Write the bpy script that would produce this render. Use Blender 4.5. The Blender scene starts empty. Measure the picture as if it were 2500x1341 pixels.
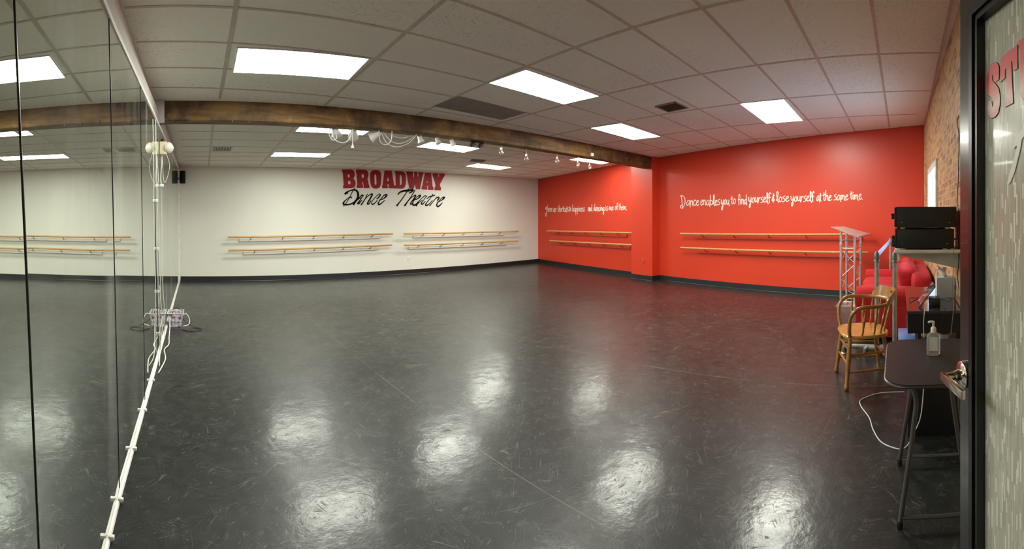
import bpy, bmesh, math, random
from mathutils import Vector, Matrix
from math import sin, cos, pi, atan2, hypot, sqrt
random.seed(7)
sc = bpy.context.scene
COL = sc.collection

# ------------------------------------------------------------------ camera
F_, CY_, U0_, EYE = 1083.0, 520.0, 490.0, 1.5
cam = bpy.data.cameras.new('camera')
cam.type = 'PANO'
cam.panorama_type = 'CENTRAL_CYLINDRICAL'
cam.central_cylindrical_range_u_min = -1250.0 / F_
cam.central_cylindrical_range_u_max = 1250.0 / F_
cam.central_cylindrical_range_v_min = -(1341.0 - CY_) / F_
cam.central_cylindrical_range_v_max = CY_ / F_
cam.central_cylindrical_radius = 1.0
camo = bpy.data.objects.new('camera', cam)
COL.objects.link(camo)
camo.location = (0, 0, EYE)
camo.rotation_euler = (pi / 2, 0, -(1250.0 - U0_) / F_)
sc.camera = camo

# ------------------------------------------------------------------ view and world
sc.view_settings.view_transform = 'Standard'
sc.view_settings.look = 'None'
sc.view_settings.gamma = 1.0
sc.view_settings.use_curve_mapping = False
sc.view_settings.exposure = 1.72
w = bpy.data.worlds.new('sky'); sc.world = w; w.use_nodes = True
w.node_tree.nodes['Background'].inputs[0].default_value = (0.50, 0.74, 1.0, 1)
w.node_tree.nodes['Background'].inputs[1].default_value = 3.0
LAMP = 13.0          # strength of the ceiling troffers
LAMP_COLOR = (0.98, 1.0, 0.88)
sc.cycles.max_bounces = 7
sc.cycles.diffuse_bounces = 4
sc.cycles.glossy_bounces = 4
sc.cycles.transmission_bounces = 6
sc.cycles.sample_clamp_indirect = 6.0
sc.cycles.use_adaptive_sampling = True
sc.cycles.adaptive_threshold = 0.03

# ------------------------------------------------------------------ measuring helpers (a pixel of the photo -> a point in the room)
def ray(u, v):
    a = (u - U0_) / F_
    return Vector((sin(a), cos(a), (CY_ - v) / F_))
CA, CB = 2.995, -0.0487                 # the dropped ceiling falls gently towards the back wall
def zc(y): return CA + CB * y
def on_ceiling(u, v, dz=0.0):
    d = ray(u, v); t = (CA + dz - EYE) / (d.z - CB * d.y)
    return d * t + Vector((0, 0, EYE))
def on_z(u, v, z=0.0):
    d = ray(u, v); t = (z - EYE) / d.z
    return d * t + Vector((0, 0, EYE))
def on_plane(u, v, p, n):
    d = ray(u, v); t = (Vector(p) - Vector((0, 0, EYE))).dot(n) / d.dot(n)
    return d * t + Vector((0, 0, EYE))
def at_r(u, v, r):
    return ray(u, v) * r + Vector((0, 0, EYE))

# ------------------------------------------------------------------ materials
MATS = {}
class NT:
    def __init__(s, m): s.t = m.node_tree; s.n = s.t.nodes; s.l = s.t.links; s.b = s.n['Principled BSDF']
    def add(s, typ, **kw):
        n = s.n.new(typ)
        for k, v in kw.items():
            if k.startswith('i_'):
                key = k[2:]
                n.inputs[int(key) if key.isdigit() else key.replace('_', ' ')].default_value = v
            else: setattr(n, k, v)
        return n
    def link(s, a, b): s.l.new(a, b)
    def math(s, op, a, b=None, clamp=False):
        n = s.n.new('ShaderNodeMath'); n.operation = op; n.use_clamp = clamp
        for i, x in enumerate((a, b)):
            if x is None: continue
            if isinstance(x, (int, float)): n.inputs[i].default_value = x
            else: s.link(x, n.inputs[i])
        return n.outputs[0]
    def mix(s, f, a, b):
        n = s.n.new('ShaderNodeMix'); n.data_type = 'RGBA'
        for i, x in ((0, f), (6, a), (7, b)):
            if isinstance(x, (int, float)): n.inputs[i].default_value = x
            elif isinstance(x, tuple): n.inputs[i].default_value = (*x, 1) if len(x) == 3 else x
            else: s.link(x, n.inputs[i])
        return n.outputs[2]
    def coord(s, which='Object', scale=None, rot=None):
        c = s.n.new('ShaderNodeTexCoord')
        if scale is None: return c.outputs[which]
        m = s.n.new('ShaderNodeMapping'); m.inputs['Scale'].default_value = scale
        if rot: m.inputs['Rotation'].default_value = rot
        s.link(c.outputs[which], m.inputs[0]); return m.outputs[0]
    def noise(s, vec, scale, detail=3, rough=.5, dist=0):
        n = s.n.new('ShaderNodeTexNoise'); s.link(vec, n.inputs['Vector'])
        n.inputs['Scale'].default_value = scale; n.inputs['Detail'].default_value = detail
        n.inputs['Roughness'].default_value = rough; n.inputs['Distortion'].default_value = dist
        return n.outputs[0]
    def ramp(s, f, stops):
        r = s.n.new('ShaderNodeValToRGB'); s.link(f, r.inputs[0]); e = r.color_ramp.elements
        while len(e) < len(stops): e.new(0.5)
        for k, (p, c) in enumerate(stops):
            e[k].position = p; e[k].color = (c, c, c, 1) if isinstance(c, (int, float)) else (*c, 1)
        return r.outputs[0]
    def bump(s, h, strength=.2, dist=.01):
        b = s.n.new('ShaderNodeBump'); s.link(h, b.inputs['Height'])
        b.inputs['Strength'].default_value = strength; b.inputs['Distance'].default_value = dist
        s.link(b.outputs[0], s.b.inputs['Normal']); return b
def mat(name, color=(.5, .5, .5), rough=.5, metal=0.0, spec=.5, vary=.06, vscale=8.0, coat=0.0, **kw):
    if name in MATS: return MATS[name]
    m = bpy.data.materials.new(name); m.use_nodes = True; MATS[name] = m
    t = NT(m); b = t.b
    b.inputs['Roughness'].default_value = rough; b.inputs['Metallic'].default_value = metal
    b.inputs['Specular IOR Level'].default_value = spec
    b.inputs['Coat Weight'].default_value = coat
    f = t.noise(t.coord(), vscale, 4)
    c0 = tuple(max(0, x * (1 - vary * 2)) for x in color); c1 = tuple(min(1, x * (1 + vary * 2)) for x in color)
    t.link(t.mix(t.ramp(f, [(.3, 0.0), (.7, 1.0)]), c0, c1), b.inputs['Base Color'])
    return m

def emit(name, color, strength):
    m = bpy.data.materials.new(name); m.use_nodes = True; MATS[name] = m
    b = m.node_tree.nodes['Principled BSDF']
    b.inputs['Base Color'].default_value = (.9, .9, .9, 1)
    b.inputs['Emission Color'].default_value = (*color, 1); b.inputs['Emission Strength'].default_value = strength
    b.inputs['Roughness'].default_value = .4
    return m

m_lamp = emit('lamp_diffuser', LAMP_COLOR, LAMP)

def make_floor():
    m = bpy.data.materials.new('marley_vinyl'); m.use_nodes = True; t = NT(m); b = t.b
    co = t.coord()
    big = t.noise(co, .7, 3); fine = t.noise(co, 9, 5, .6); grain = t.noise(co, 60, 3, .6)
    # scuffs: thin broken curves, light scratches and dark heel marks
    def lines(rot, sx, sy, scale, width, mscale, lo, hi, loc):
        mp = t.n.new('ShaderNodeMapping'); mp.inputs['Scale'].default_value = (sx, sy, 1); mp.inputs['Location'].default_value = (loc, loc * .7, 0)
        mr = t.n.new('ShaderNodeMapping'); mr.inputs['Rotation'].default_value = (0, 0, rot); t.link(co, mr.inputs[0]); t.link(mr.outputs[0], mp.inputs[0])
        nn = t.noise(mp.outputs[0], scale, 1, .4, .5)
        l = t.math('SUBTRACT', 1.0, t.math('DIVIDE', t.math('ABSOLUTE', t.math('SUBTRACT', nn, .5)), width), True)
        mp2 = t.n.new('ShaderNodeMapping'); mp2.inputs['Location'].default_value = (loc * 3, loc, 0); t.link(co, mp2.inputs[0])
        return t.math('MULTIPLY', l, t.ramp(t.noise(mp2.outputs[0], mscale, 2, .6), [(lo, 0.0), (hi, 1.0)]))
    scuff = None
    for k, a in enumerate(((.3, .5, 5, 2.6, .006, 3.2, .54, .62), (1.4, .4, 6, 2.9, .006, 3.7, .54, .62), (-.6, .5, 5, 3.2, .007, 4.1, .54, .62), (2.3, .5, 6, 3.6, .008, 5.0, .55, .63), (.9, .6, 6, 6.0, .012, 7.0, .56, .64), (2.0, .5, 5, 9.0, .016, 9.0, .57, .65), (2.8, .4, 6, 12.0, .02, 11.0, .57, .65))):
        f = lines(*a, k * 7.3); scuff = f if scuff is None else t.math('MAXIMUM', scuff, f)
    dark = None
    for k, a in enumerate(((.2, .6, 4, 6.0, .03, 7.5, .55, .62), (1.2, .6, 5, 8.0, .03, 9.0, .56, .62), (2.6, .6, 4, 11.0, .04, 12.0, .56, .62))):
        f = lines(*a, 40 + k * 5.1); dark = f if dark is None else t.math('MAXIMUM', dark, f)
    base = t.mix(t.ramp(big, [(.3, 0.0), (.7, 1.0)]), (.008, .0095, .009), (.017, .0195, .018))
    base = t.mix(t.math('MULTIPLY', t.ramp(fine, [(.45, 0.0), (.75, 1.0)]), .5), base, (.036, .038, .036))
    base = t.mix(t.math('MULTIPLY', scuff, .38), base, (.26, .265, .24))
    base = t.mix(t.math('MULTIPLY', dark, .8), base, (.006, .006, .006))
    # the seams between the vinyl strips
    sp = t.n.new('ShaderNodeSeparateXYZ'); t.link(co, sp.inputs[0])
    seam = None
    for (x0, sl) in ((1.72, -.030), (3.86, -.08), (5.9, -.05), (7.9, -.05)):
        xx = t.math('SUBTRACT', t.math('ABSOLUTE', t.math('SUBTRACT', t.math('SUBTRACT', sp.outputs[0], x0), t.math('MULTIPLY', sp.outputs[1], sl))), .0)
        f = t.math('LESS_THAN', xx, .0032)
        f = t.math('MULTIPLY', f, t.ramp(t.noise(co, 2.2, 2), [(.38, .1), (.62, 1.0)]))
        seam = f if seam is None else t.math('MAXIMUM', seam, f)
    base = t.mix(t.math('MULTIPLY', seam, .55), base, (.16, .165, .155))
    t.link(base, b.inputs['Base Color'])
    r = t.ramp(t.noise(co, 3.0, 5, .6), [(.25, .36), (.75, .46)])
    t.link(t.math('ADD', r, t.math('MULTIPLY', scuff, .12)), b.inputs['Roughness'])
    b.inputs['Specular IOR Level'].default_value = .20
    t.link(t.ramp(t.noise(co, 7, 5, .65), [(.35, .28), (.65, .50)]), b.inputs['Coat Weight']); b.inputs['Coat IOR'].default_value = 1.4
    t.link(t.math('ADD', t.ramp(t.noise(co, 2.2, 4, .6), [(.3, .13), (.7, .20)]), t.math('MULTIPLY', dark, .3)), b.inputs['Coat Roughness'])
    # soft wrinkles of the loose-laid vinyl plus creases
    vor = t.n.new('ShaderNodeTexVoronoi'); vor.feature = 'F1'; vor.inputs['Scale'].default_value = 7.0
    wc = t.n.new('ShaderNodeVectorMath'); wc.operation = 'ADD'
    nv = t.n.new('ShaderNodeTexNoise'); t.link(co, nv.inputs['Vector']); nv.inputs['Scale'].default_value = 2.5; nv.inputs['Detail'].default_value = 4
    sv = t.n.new('ShaderNodeVectorMath'); sv.operation = 'SCALE'; sv.inputs['Scale'].default_value = .5; t.link(nv.outputs[1], sv.inputs[0])
    t.link(co, wc.inputs[0]); t.link(sv.outputs[0], wc.inputs[1]); t.link(wc.outputs[0], vor.inputs['Vector'])
    h = t.math('ADD', t.math('MULTIPLY', vor.outputs['Distance'], .22), t.math('MULTIPLY', fine, .8))
    h = t.math('ADD', h, t.math('MULTIPLY', grain, .10))
    h = t.math('ADD', h, t.math('MULTIPLY', t.noise(co, 1.1, 3), 1.4))
    h = t.math('SUBTRACT', h, t.math('MULTIPLY', seam, .4))
    bb = t.bump(h, .25, .010); t.link(bb.outputs[0], b.inputs['Coat Normal'])
    return m

def make_ceiling():
    m = bpy.data.materials.new('acoustic_tile'); m.use_nodes = True; t = NT(m); b = t.b
    co = t.coord()
    f = t.noise(co, 34, 2, .5)
    mp = t.n.new('ShaderNodeMapping'); mp.inputs['Scale'].default_value = (1, 2.6, 1); mp.inputs['Rotation'].default_value = (0, 0, .5); t.link(co, mp.inputs[0])
    fis = t.noise(mp.outputs[0], 33, 2, .55, 1.4)
    fis2 = t.noise(co, 60, 1, .5, .6)
    a = t.ramp(fis, [(.63, 0.0), (.66, 1.0)])
    c = t.ramp(fis2, [(.67, 0.0), (.71, 1.0)])
    holes = t.math('MAXIMUM', a, c)
    dens = t.ramp(t.noise(co, .9, 3), [(.46, .12), (.68, 1.0)])
    holes = t.math('MULTIPLY', holes, dens)
    big = t.noise(co, 1.1, 3)
    base = t.mix(big, (.83, .80, .72), (.94, .91, .82))
    base = t.mix(t.math('MULTIPLY', t.ramp(f, [(.4, 0.0), (.65, 1.0)]), .25), base, (.76, .75, .70))
    base = t.mix(t.math('MULTIPLY', holes, .65), base, (.20, .18, .15))
    t.link(base, b.inputs['Base Color']); b.inputs['Roughness'].default_value = .95; b.inputs['Specular IOR Level'].default_value = .1
    t.bump(t.math('SUBTRACT', t.math('MULTIPLY', f, .3), holes), .5, .004)
    return m

def make_wall(name, c0, c1, rough, spec=.5, coat=0.0):
    m = bpy.data.materials.new(name); m.use_nodes = True; t = NT(m); b = t.b; co = t.coord()
    t.link(t.mix(t.ramp(t.noise(co, .8, 3), [(.3, 0.0), (.7, 1.0)]), c0, c1), b.inputs['Base Color'])
    b.inputs['Roughness'].default_value = rough; b.inputs['Specular IOR Level'].default_value = spec
    t.bump(t.noise(co, 180, 3, .6), .12, .002)
    return m

def make_brick():
    m = bpy.data.materials.new('brick_wall'); m.use_nodes = True; t = NT(m); b = t.b
    co = t.coord(); sp = t.n.new('ShaderNodeSeparateXYZ'); t.link(co, sp.inputs[0])
    cb = t.n.new('ShaderNodeCombineXYZ'); t.link(sp.outputs[0], cb.inputs[0]); t.link(sp.outputs[2], cb.inputs[1])
    br = t.n.new('ShaderNodeTexBrick'); t.link(cb.outputs[0], br.inputs['Vector'])
    br.inputs['Scale'].default_value = 1.0; br.inputs['Brick Width'].default_value = .17; br.inputs['Row Height'].default_value = .056
    br.inputs['Mortar Size'].default_value = .005; br.inputs['Mortar Smooth'].default_value = .3; br.inputs['Bias'].default_value = -.1
    br.inputs['Color1'].default_value = (.60, .34, .16, 1); br.inputs['Color2'].default_value = (.17, .050, .038, 1); br.inputs['Mortar'].default_value = (.55, .42, .26, 1)
    nz = t.noise(cb.outputs[0], 14, 4, .6)
    c = t.mix(t.math('MULTIPLY', t.ramp(nz, [(.46, 0.0), (.62, 1.0)]), .8), br.outputs[0], (.66, .45, .24))
    t.link(c, b.inputs['Base Color']); b.inputs['Roughness'].default_value = .55; b.inputs['Specular IOR Level'].default_value = .3
    t.bump(t.math('ADD', t.math('MULTIPLY', br.outputs[1], -1.0), t.math('MULTIPLY', nz, .3)), .4, .006)
    return m

def make_beam():
    m = bpy.data.materials.new('old_timber'); m.use_nodes = True; t = NT(m); b = t.b
    co = t.coord('Object', (.6, 6, 6)); c2 = t.coord()
    g = t.noise(co, 3, 6, .65, .4); blot = t.noise(c2, 3.2, 5, .6)
    base = t.mix(t.ramp(g, [(.3, 0.0), (.7, 1.0)]), (.085, .045, .016), (.28, .155, .052))
    base = t.mix(t.ramp(blot, [(.44, 0.0), (.60, .85)]), base, (.055, .033, .018))
    base = t.mix(t.ramp(t.noise(c2, 6, 3), [(.60, 0.0), (.76, .4)]), base, (.46, .28, .12))
    t.link(base, b.inputs['Base Color']); b.inputs['Roughness'].default_value = .6; b.inputs['Specular IOR Level'].default_value = .3
    t.bump(g, .4, .006)
    return m

def make_wood(name, dark, light, rough=.35, axis=(1, 12, 12), scale=3.0, coat=0.0):
    if name in MATS: return MATS[name]
    m = bpy.data.materials.new(name); m.use_nodes = True; MATS[name] = m; t = NT(m); b = t.b
    g = t.noise(t.coord('Object', axis), scale, 5, .6, .6)
    t.link(t.mix(t.ramp(g, [(.3, 0.0), (.7, 1.0)]), dark, light), b.inputs['Base Color'])
    b.inputs['Roughness'].default_value = rough; b.inputs['Coat Weight'].default_value = coat; b.inputs['Coat Roughness'].default_value = .15
    return m

def make_mirror():
    m = bpy.data.materials.new('mirror_glass'); m.use_nodes = True; t = NT(m); b = t.b
    b.inputs['Base Color'].default_value = (.80, .86, .80, 1); b.inputs['Metallic'].default_value = 1.0; b.inputs['Roughness'].default_value = 0.0
    # faint wiping smears left on the glass
    mp = t.n.new('ShaderNodeMapping'); mp.inputs['Rotation'].default_value = (1.0, 0, 0); mp.inputs['Scale'].default_value = (1, 2.6, .45); t.link(t.coord(), mp.inputs[0])
    s = t.noise(mp.outputs[0], 1.2, 4, .5, .4); hi = t.noise(t.coord(), .9, 2)
    sp = t.n.new('ShaderNodeSeparateXYZ'); t.link(t.coord(), sp.inputs[0])
    film = t.math('MULTIPLY', t.ramp(s, [(.50, 0.0), (.72, 1.0)]), t.ramp(hi, [(.35, 0.2), (.65, 1.0)]))
    film = t.math('MULTIPLY', film, .16)
    film = t.math('ADD', film, .02)
    d = t.n.new('ShaderNodeBsdfDiffuse'); d.inputs[0].default_value = (.72, .76, .74, 1)
    mx = t.n.new('ShaderNodeMixShader'); t.link(film, mx.inputs[0]); t.link(b.outputs[0], mx.inputs[1]); t.link(d.outputs[0], mx.inputs[2])
    t.link(mx.outputs[0], t.n['Material Output'].inputs[0])
    return m

def make_streak_film():
    m = bpy.data.materials.new('rain_streak_glass'); m.use_nodes = True; t = NT(m); b = t.b
    sp = t.n.new('ShaderNodeSeparateXYZ'); t.link(t.coord(), sp.inputs[0])
    def cells(w, h, seed):
        xi = t.math('FLOOR', t.math('DIVIDE', sp.outputs[0], w))
        wn = t.n.new('ShaderNodeTexWhiteNoise'); wn.noise_dimensions = '2D'
        cb = t.n.new('ShaderNodeCombineXYZ'); t.link(xi, cb.inputs[0]); cb.inputs[1].default_value = seed; t.link(cb.outputs[0], wn.inputs['Vector'])
        zi = t.math('FLOOR', t.math('ADD', t.math('DIVIDE', sp.outputs[2], h), t.math('MULTIPLY', wn.outputs[0], 9.0)))
        cb2 = t.n.new('ShaderNodeCombineXYZ'); t.link(xi, cb2.inputs[0]); t.link(zi, cb2.inputs[1])
        w2 = t.n.new('ShaderNodeTexWhiteNoise'); w2.noise_dimensions = '2D'; t.link(cb2.outputs[0], w2.inputs['Vector'])
        return w2.outputs[0]
    a = cells(.0048, .032, 1.0); c = cells(.0036, .07, 4.0)
    base = t.mix(c, (.42, .41, .32), (.58, .57, .46))
    base = t.mix(t.ramp(a, [(.86, 0.0), (.90, .85)]), base, (.86, .86, .74))
    base = t.mix(t.math('MULTIPLY', t.ramp(t.noise(t.coord(), 3, 3), [(.4, 0.0), (.7, 1.0)]), .35), base, (.36, .34, .28))
    t.link(base, b.inputs['Base Color']); b.inputs['Roughness'].default_value = .22
    b.inputs['Specular IOR Level'].default_value = .5; b.inputs['Coat Weight'].default_value = .2; b.inputs['Coat Roughness'].default_value = .05
    return m

def make_fabric():
    m = bpy.data.materials.new('red_slipcover'); m.use_nodes = True; t = NT(m); b = t.b; co = t.coord()
    t.link(t.mix(t.noise(co, 5, 4), (.36, .012, .015), (.48, .018, .020)), b.inputs['Base Color'])
    b.inputs['Roughness'].default_value = .9; b.inputs['Specular IOR Level'].default_value = .2; b.inputs['Sheen Weight'].default_value = .05
    h = t.math('ADD', t.math('MULTIPLY', t.noise(co, 3.5, 4, .6, 1.0), 3.0), t.math('MULTIPLY', t.noise(co, 260, 2), .12))
    t.bump(h, .5, .014)
    return m

m_floor = make_floor(); m_ceil = make_ceiling(); m_brick = make_brick(); m_beam = make_beam(); m_mirror = make_mirror()
m_white = make_wall('white_paint', (.70, .70, .63), (.74, .74, .67), .5, .4)
m_red = make_wall('red_paint', (.60, .040, .014), (.65, .046, .017), .36, .45)
m_base = mat('black_rubber_base', (.012, .014, .016), .4, spec=.5)
m_streak = make_streak_film(); m_fabric = make_fabric()
m_bar = make_wood('barre_wood', (.42, .22, .07), (.62, .38, .15), .4, (.5, 10, 10), 4)
m_chair = make_wood('oak_varnish', (.27, .115, .018), (.45, .21, .04), .28, (3, 3, 14), 3, .5)
m_seat = make_wood('oak_seat', (.48, .21, .03), (.70, .36, .075), .25, (12, 2, 2), 3, .5)
m_whiteplastic = mat('white_plastic', (.74, .74, .70), .4)
m_cable = mat('white_cable', (.66, .66, .60), .5)
m_cream = mat('cream_plastic', (.66, .58, .40), .45)
m_blackp = mat('black_plastic', (.012, .012, .012), .35)
m_blackm = mat('black_painted_metal', (.018, .018, .017), .42)
m_grid = mat('grid_bar', (.56, .49, .41), .5, vary=.05)
m_alu = mat('brushed_aluminium', (.62, .62, .60), .35, .85)
m_galv = mat('galvanised_pipe', (.40, .42, .40), .38, .75, vary=.12, vscale=20)
m_elbow = mat('malleable_fitting', (.16, .17, .16), .45, .7)
m_iron = mat('dark_bracket', (.05, .045, .035), .5, .5)
m_chrome = mat('satin_nickel', (.72, .66, .55), .16, 1.0, vary=.02)
m_doorblack = mat('door_black_paint', (.022, .021, .023), .22, spec=.6, vary=.1, coat=.3)
m_stop = mat('glazing_stop_black', (.006, .006, .006), .3)
m_clear = bpy.data.materials.new('clear_plastic'); m_clear.use_nodes = True
_b = m_clear.node_tree.nodes['Principled BSDF']; _b.inputs['Transmission Weight'].default_value = .86; _b.inputs['Roughness'].default_value = .03; _b.inputs['IOR'].default_value = 1.3; _b.inputs['Base Color'].default_value = (.97, .98, .98, 1); _b.inputs['Coat Weight'].default_value = .5
m_greytile = mat('grey_panel', (.27, .25, .225), .8, vary=.05)
m_letterred = mat('letter_red', (.30, .010, .012), .5, spec=.25, vscale=2)
m_letterblack = mat('letter_black', (.006, .006, .005), .7, spec=.15)
m_letterwhite = mat('letter_cream', (.88, .80, .70), .5)

# ------------------------------------------------------------------ mesh helpers
def link(name, me, m=None, parent=None):
    o = bpy.data.objects.new(name, me); COL.objects.link(o)
    if m is not None and me is not None: me.materials.append(m)
    if parent is not None: o.parent = parent
    return o
def tag(o, label=None, cat=None, group=None, kind=None):
    if label: o['label'] = label
    if cat: o['category'] = cat
    if group: o['group'] = group
    if kind: o['kind'] = kind
    return o
def empty(name, loc, rz=0.0, label=None, cat=None, group=None):
    o = bpy.data.objects.new(name, None); COL.objects.link(o)
    o.location = loc; o.rotation_euler = (0, 0, rz); o.empty_display_size = .1
    return tag(o, label, cat, group)

class MB:
    """collects shapes in one bmesh and links them as one mesh object"""
    def __init__(s): s.bm = bmesh.new()
    def _mx(s, vs, M):
        if M is not None:
            for v in vs: v.co = M @ v.co
    def box(s, lo, hi, M=None, bevel=0.0, seg=2):
        r = bmesh.ops.create_cube(s.bm, size=1.0); vs = r['verts']
        c = [(a + b) / 2 for a, b in zip(lo, hi)]; d = [abs(b - a) for a, b in zip(lo, hi)]
        for v in vs: v.co = Vector((c[0] + v.co.x * d[0], c[1] + v.co.y * d[1], c[2] + v.co.z * d[2]))
        if bevel > 0:
            es = list({e for v in vs for e in v.link_edges})
            rr = bmesh.ops.bevel(s.bm, geom=es, offset=bevel, segments=seg, affect='EDGES', profile=.5)
            vs = list({v for f in rr['faces'] for v in f.verts} | {v for v in vs if v.is_valid})
        s._mx(vs, M); return s
    def grid_faces(s, rings, close_u=True, cap=True):
        n = len(rings[0]); R = [[s.bm.verts.new(p) for p in r] for r in rings]
        for a, b in zip(R[:-1], R[1:]):
            for k in range(n if close_u else n - 1):
                try: s.bm.faces.new((a[k], a[(k + 1) % n], b[(k + 1) % n], b[k]))
                except ValueError: pass
        if cap:
            for r, fl in ((R[0], True), (R[-1], False)):
                try: s.bm.faces.new(list(reversed(r)) if fl else r)
                except ValueError: pass
        return s
    def tube(s, pts, rad, n=10, M=None, cap=True):
        pts = [Vector(p) for p in pts]
        rads = rad if isinstance(rad, (list, tuple)) else [rad] * len(pts)
        rings = []; prev = None
        for i, p in enumerate(pts):
            a = pts[max(0, i - 1)]; b = pts[min(len(pts) - 1, i + 1)]
            t = (b - a)
            if t.length < 1e-9: t = Vector((0, 0, 1))
            t.normalize()
            if prev is None:
                up = Vector((0, 0, 1)) if abs(t.z) < .9 else Vector((1, 0, 0))
                x = t.cross(up).normalized()
            else:
                x = prev - t * prev.dot(t)
                if x.length < 1e-6: x = t.orthogonal()
                x.normalize()
            prev = x; y = t.cross(x)
            ring = [p + (x * cos(2 * pi * k / n) + y * sin(2 * pi * k / n)) * rads[i] for k in range(n)]
            if M is not None: ring = [M @ q for q in ring]
            rings.append(ring)
        return s.grid_faces(rings, True, cap)
    def lathe(s, prof, n=20, M=None, axis=None):
        """prof: (radius, height) pairs about z"""
        rings = []
        for r, z in prof:
            ring = [Vector((max(r, 1e-4) * cos(2 * pi * k / n), max(r, 1e-4) * sin(2 * pi * k / n), z)) for k in range(n)]
            if M is not None: ring = [M @ q for q in ring]
            rings.append(ring)
        return s.grid_faces(rings)
    def turned(s, a, b, prof, n=12):
        """a spindle from a to b; prof: (t 0..1, radius)"""
        a = Vector(a); b = Vector(b)
        return s.tube([a.lerp(b, t) for t, r in prof], [r for t, r in prof], n)
    def prism(s, poly, z0, z1, M=None, bevel=0.0):
        lo = [Vector((x, y, z0)) for x, y in poly]; hi = [Vector((x, y, z1)) for x, y in poly]
        if M is not None: lo = [M @ p for p in lo]; hi = [M @ p for p in hi]
        return s.grid_faces([lo, hi])
    def puff(s, c, h, e=.45, nu=28, nv=16, M=None):
        """a rounded cushion: superellipsoid, centre c, half sizes h"""
        def sp(x, p): return math.copysign(abs(x) ** p, x)
        rings = []
        for j in range(nv + 1):
            b = -pi / 2 + pi * j / nv; ring = []
            for i in range(nu):
                a = 2 * pi * i / nu
                ring.append(Vector((c[0] + h[0] * sp(cos(b), e) * sp(cos(a), e) , c[1] + h[1] * sp(cos(b), e) * sp(sin(a), e), c[2] + h[2] * sp(sin(b), e))))
            if j in (0, nv): ring = [Vector((c[0] + h[0] * 1e-3 * cos(2 * pi * i / nu), c[1] + h[1] * 1e-3 * sin(2 * pi * i / nu), c[2] + (h[2] if j else -h[2]))) for i in range(nu)]
            if M is not None: ring = [M @ q for q in ring]
            rings.append(ring)
        return s.grid_faces(rings)
    def quad(s, a, b, c, d):
        s.bm.faces.new([s.bm.verts.new(p) for p in (a, b, c, d)]); return s
    def build(s, name, m, parent=None, smooth=True, angle=35):
        bmesh.ops.recalc_face_normals(s.bm, faces=s.bm.faces[:])
        me = bpy.data.meshes.new(name); s.bm.to_mesh(me); s.bm.free()
        if smooth:
            for p in me.polygons: p.use_smooth = True
            try: me.set_sharp_from_angle(angle=math.radians(angle))
            except Exception: pass
        return link(name, me, m, parent)

def smooth_path(pts, k=6, closed=False):
    """Catmull-Rom through the points"""
    P = [Vector(p) for p in pts]
    if len(P) < 3: return P
    out = []
    n = len(P)
    for i in range(n - 1):
        p0 = P[max(0, i - 1)]; p1 = P[i]; p2 = P[i + 1]; p3 = P[min(n - 1, i + 2)]
        for j in range(k):
            t = j / k
            out.append(.5 * ((2 * p1) + (-p0 + p2) * t + (2 * p0 - 5 * p1 + 4 * p2 - p3) * t * t + (-p0 + 3 * p1 - 3 * p2 + p3) * t ** 3))
    out.append(P[-1]); return out

# ================================================================== THE ROOM
XL = -0.52                                  # plane of the left wall behind the mirrors
YB = 9.75                                   # back wall
YF = -0.45                                  # brick wall
RA = Vector((9.28, 9.75, 0)); RB = Vector((7.70, -0.45, 0))   # the red wall runs from RA to RB
RD = (RB - RA).normalized(); RN = Vector((RD.y, -RD.x, 0))
if RN.x > 0: RN = -RN                       # into the room
RLEN = (RB - RA).length
def red(u, v, off=0.0):
    return on_plane(u, v, RA + RN * off, RN)
def rw(s_, z, off=0.0):
    p = RA + RD * s_ + RN * off; return Vector((p.x, p.y, z))

def wall_prism(name, a, b, th, m, ztop=None, out=None):
    """a wall from a to b, thickened away from the room, its top following the ceiling"""
    mb = MB(); a = Vector(a); b = Vector(b); o = out * th
    q = [a, b, b + o, a + o]
    lo = [Vector((p.x, p.y, 0)) for p in q]; hi = [Vector((p.x, p.y, zc(p.y) + .03)) for p in q]
    mb.grid_faces([lo, hi]); return mb.build(name, m, smooth=False)

o = MB().box((XL - .15, YF - .15, -.06), (RA.x + .25, YB + .15, 0)).build('floor', m_floor, smooth=False); tag(o, kind='structure')
o = wall_prism('wall_back', (XL - .15, YB, 0), (RA.x + .15, YB, 0), .12, m_white, out=Vector((0, 1, 0))); tag(o, kind='structure')
o = wall_prism('wall_right', RA + Vector((0, 0, 0)), RB, .12, m_red, out=-RN); tag(o, kind='structure')
o = wall_prism('wall_left', (XL, YF - .15, 0), (XL, YB, 0), .12, m_white, out=Vector((-1, 0, 0))); tag(o, kind='structure')

# brick wall with the window opening
WX0, WX1, WZ0, WZ1 = 5.02, 6.22, 1.02, 2.04
mb = MB(); Y1 = YF - .14
def bw(x0, x1, z0, z1t=None):
    top = z1t if z1t is not None else zc(YF) + .04
    mb.box((x0, Y1, z0), (x1, YF, top))
bw(XL - .12, WX0, 0); bw(WX1, RB.x + .2, 0); bw(WX0, WX1, 0, WZ0); bw(WX0, WX1, WZ1)
o = mb.build('wall_front', m_brick, smooth=False); tag(o, kind='structure')
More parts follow.
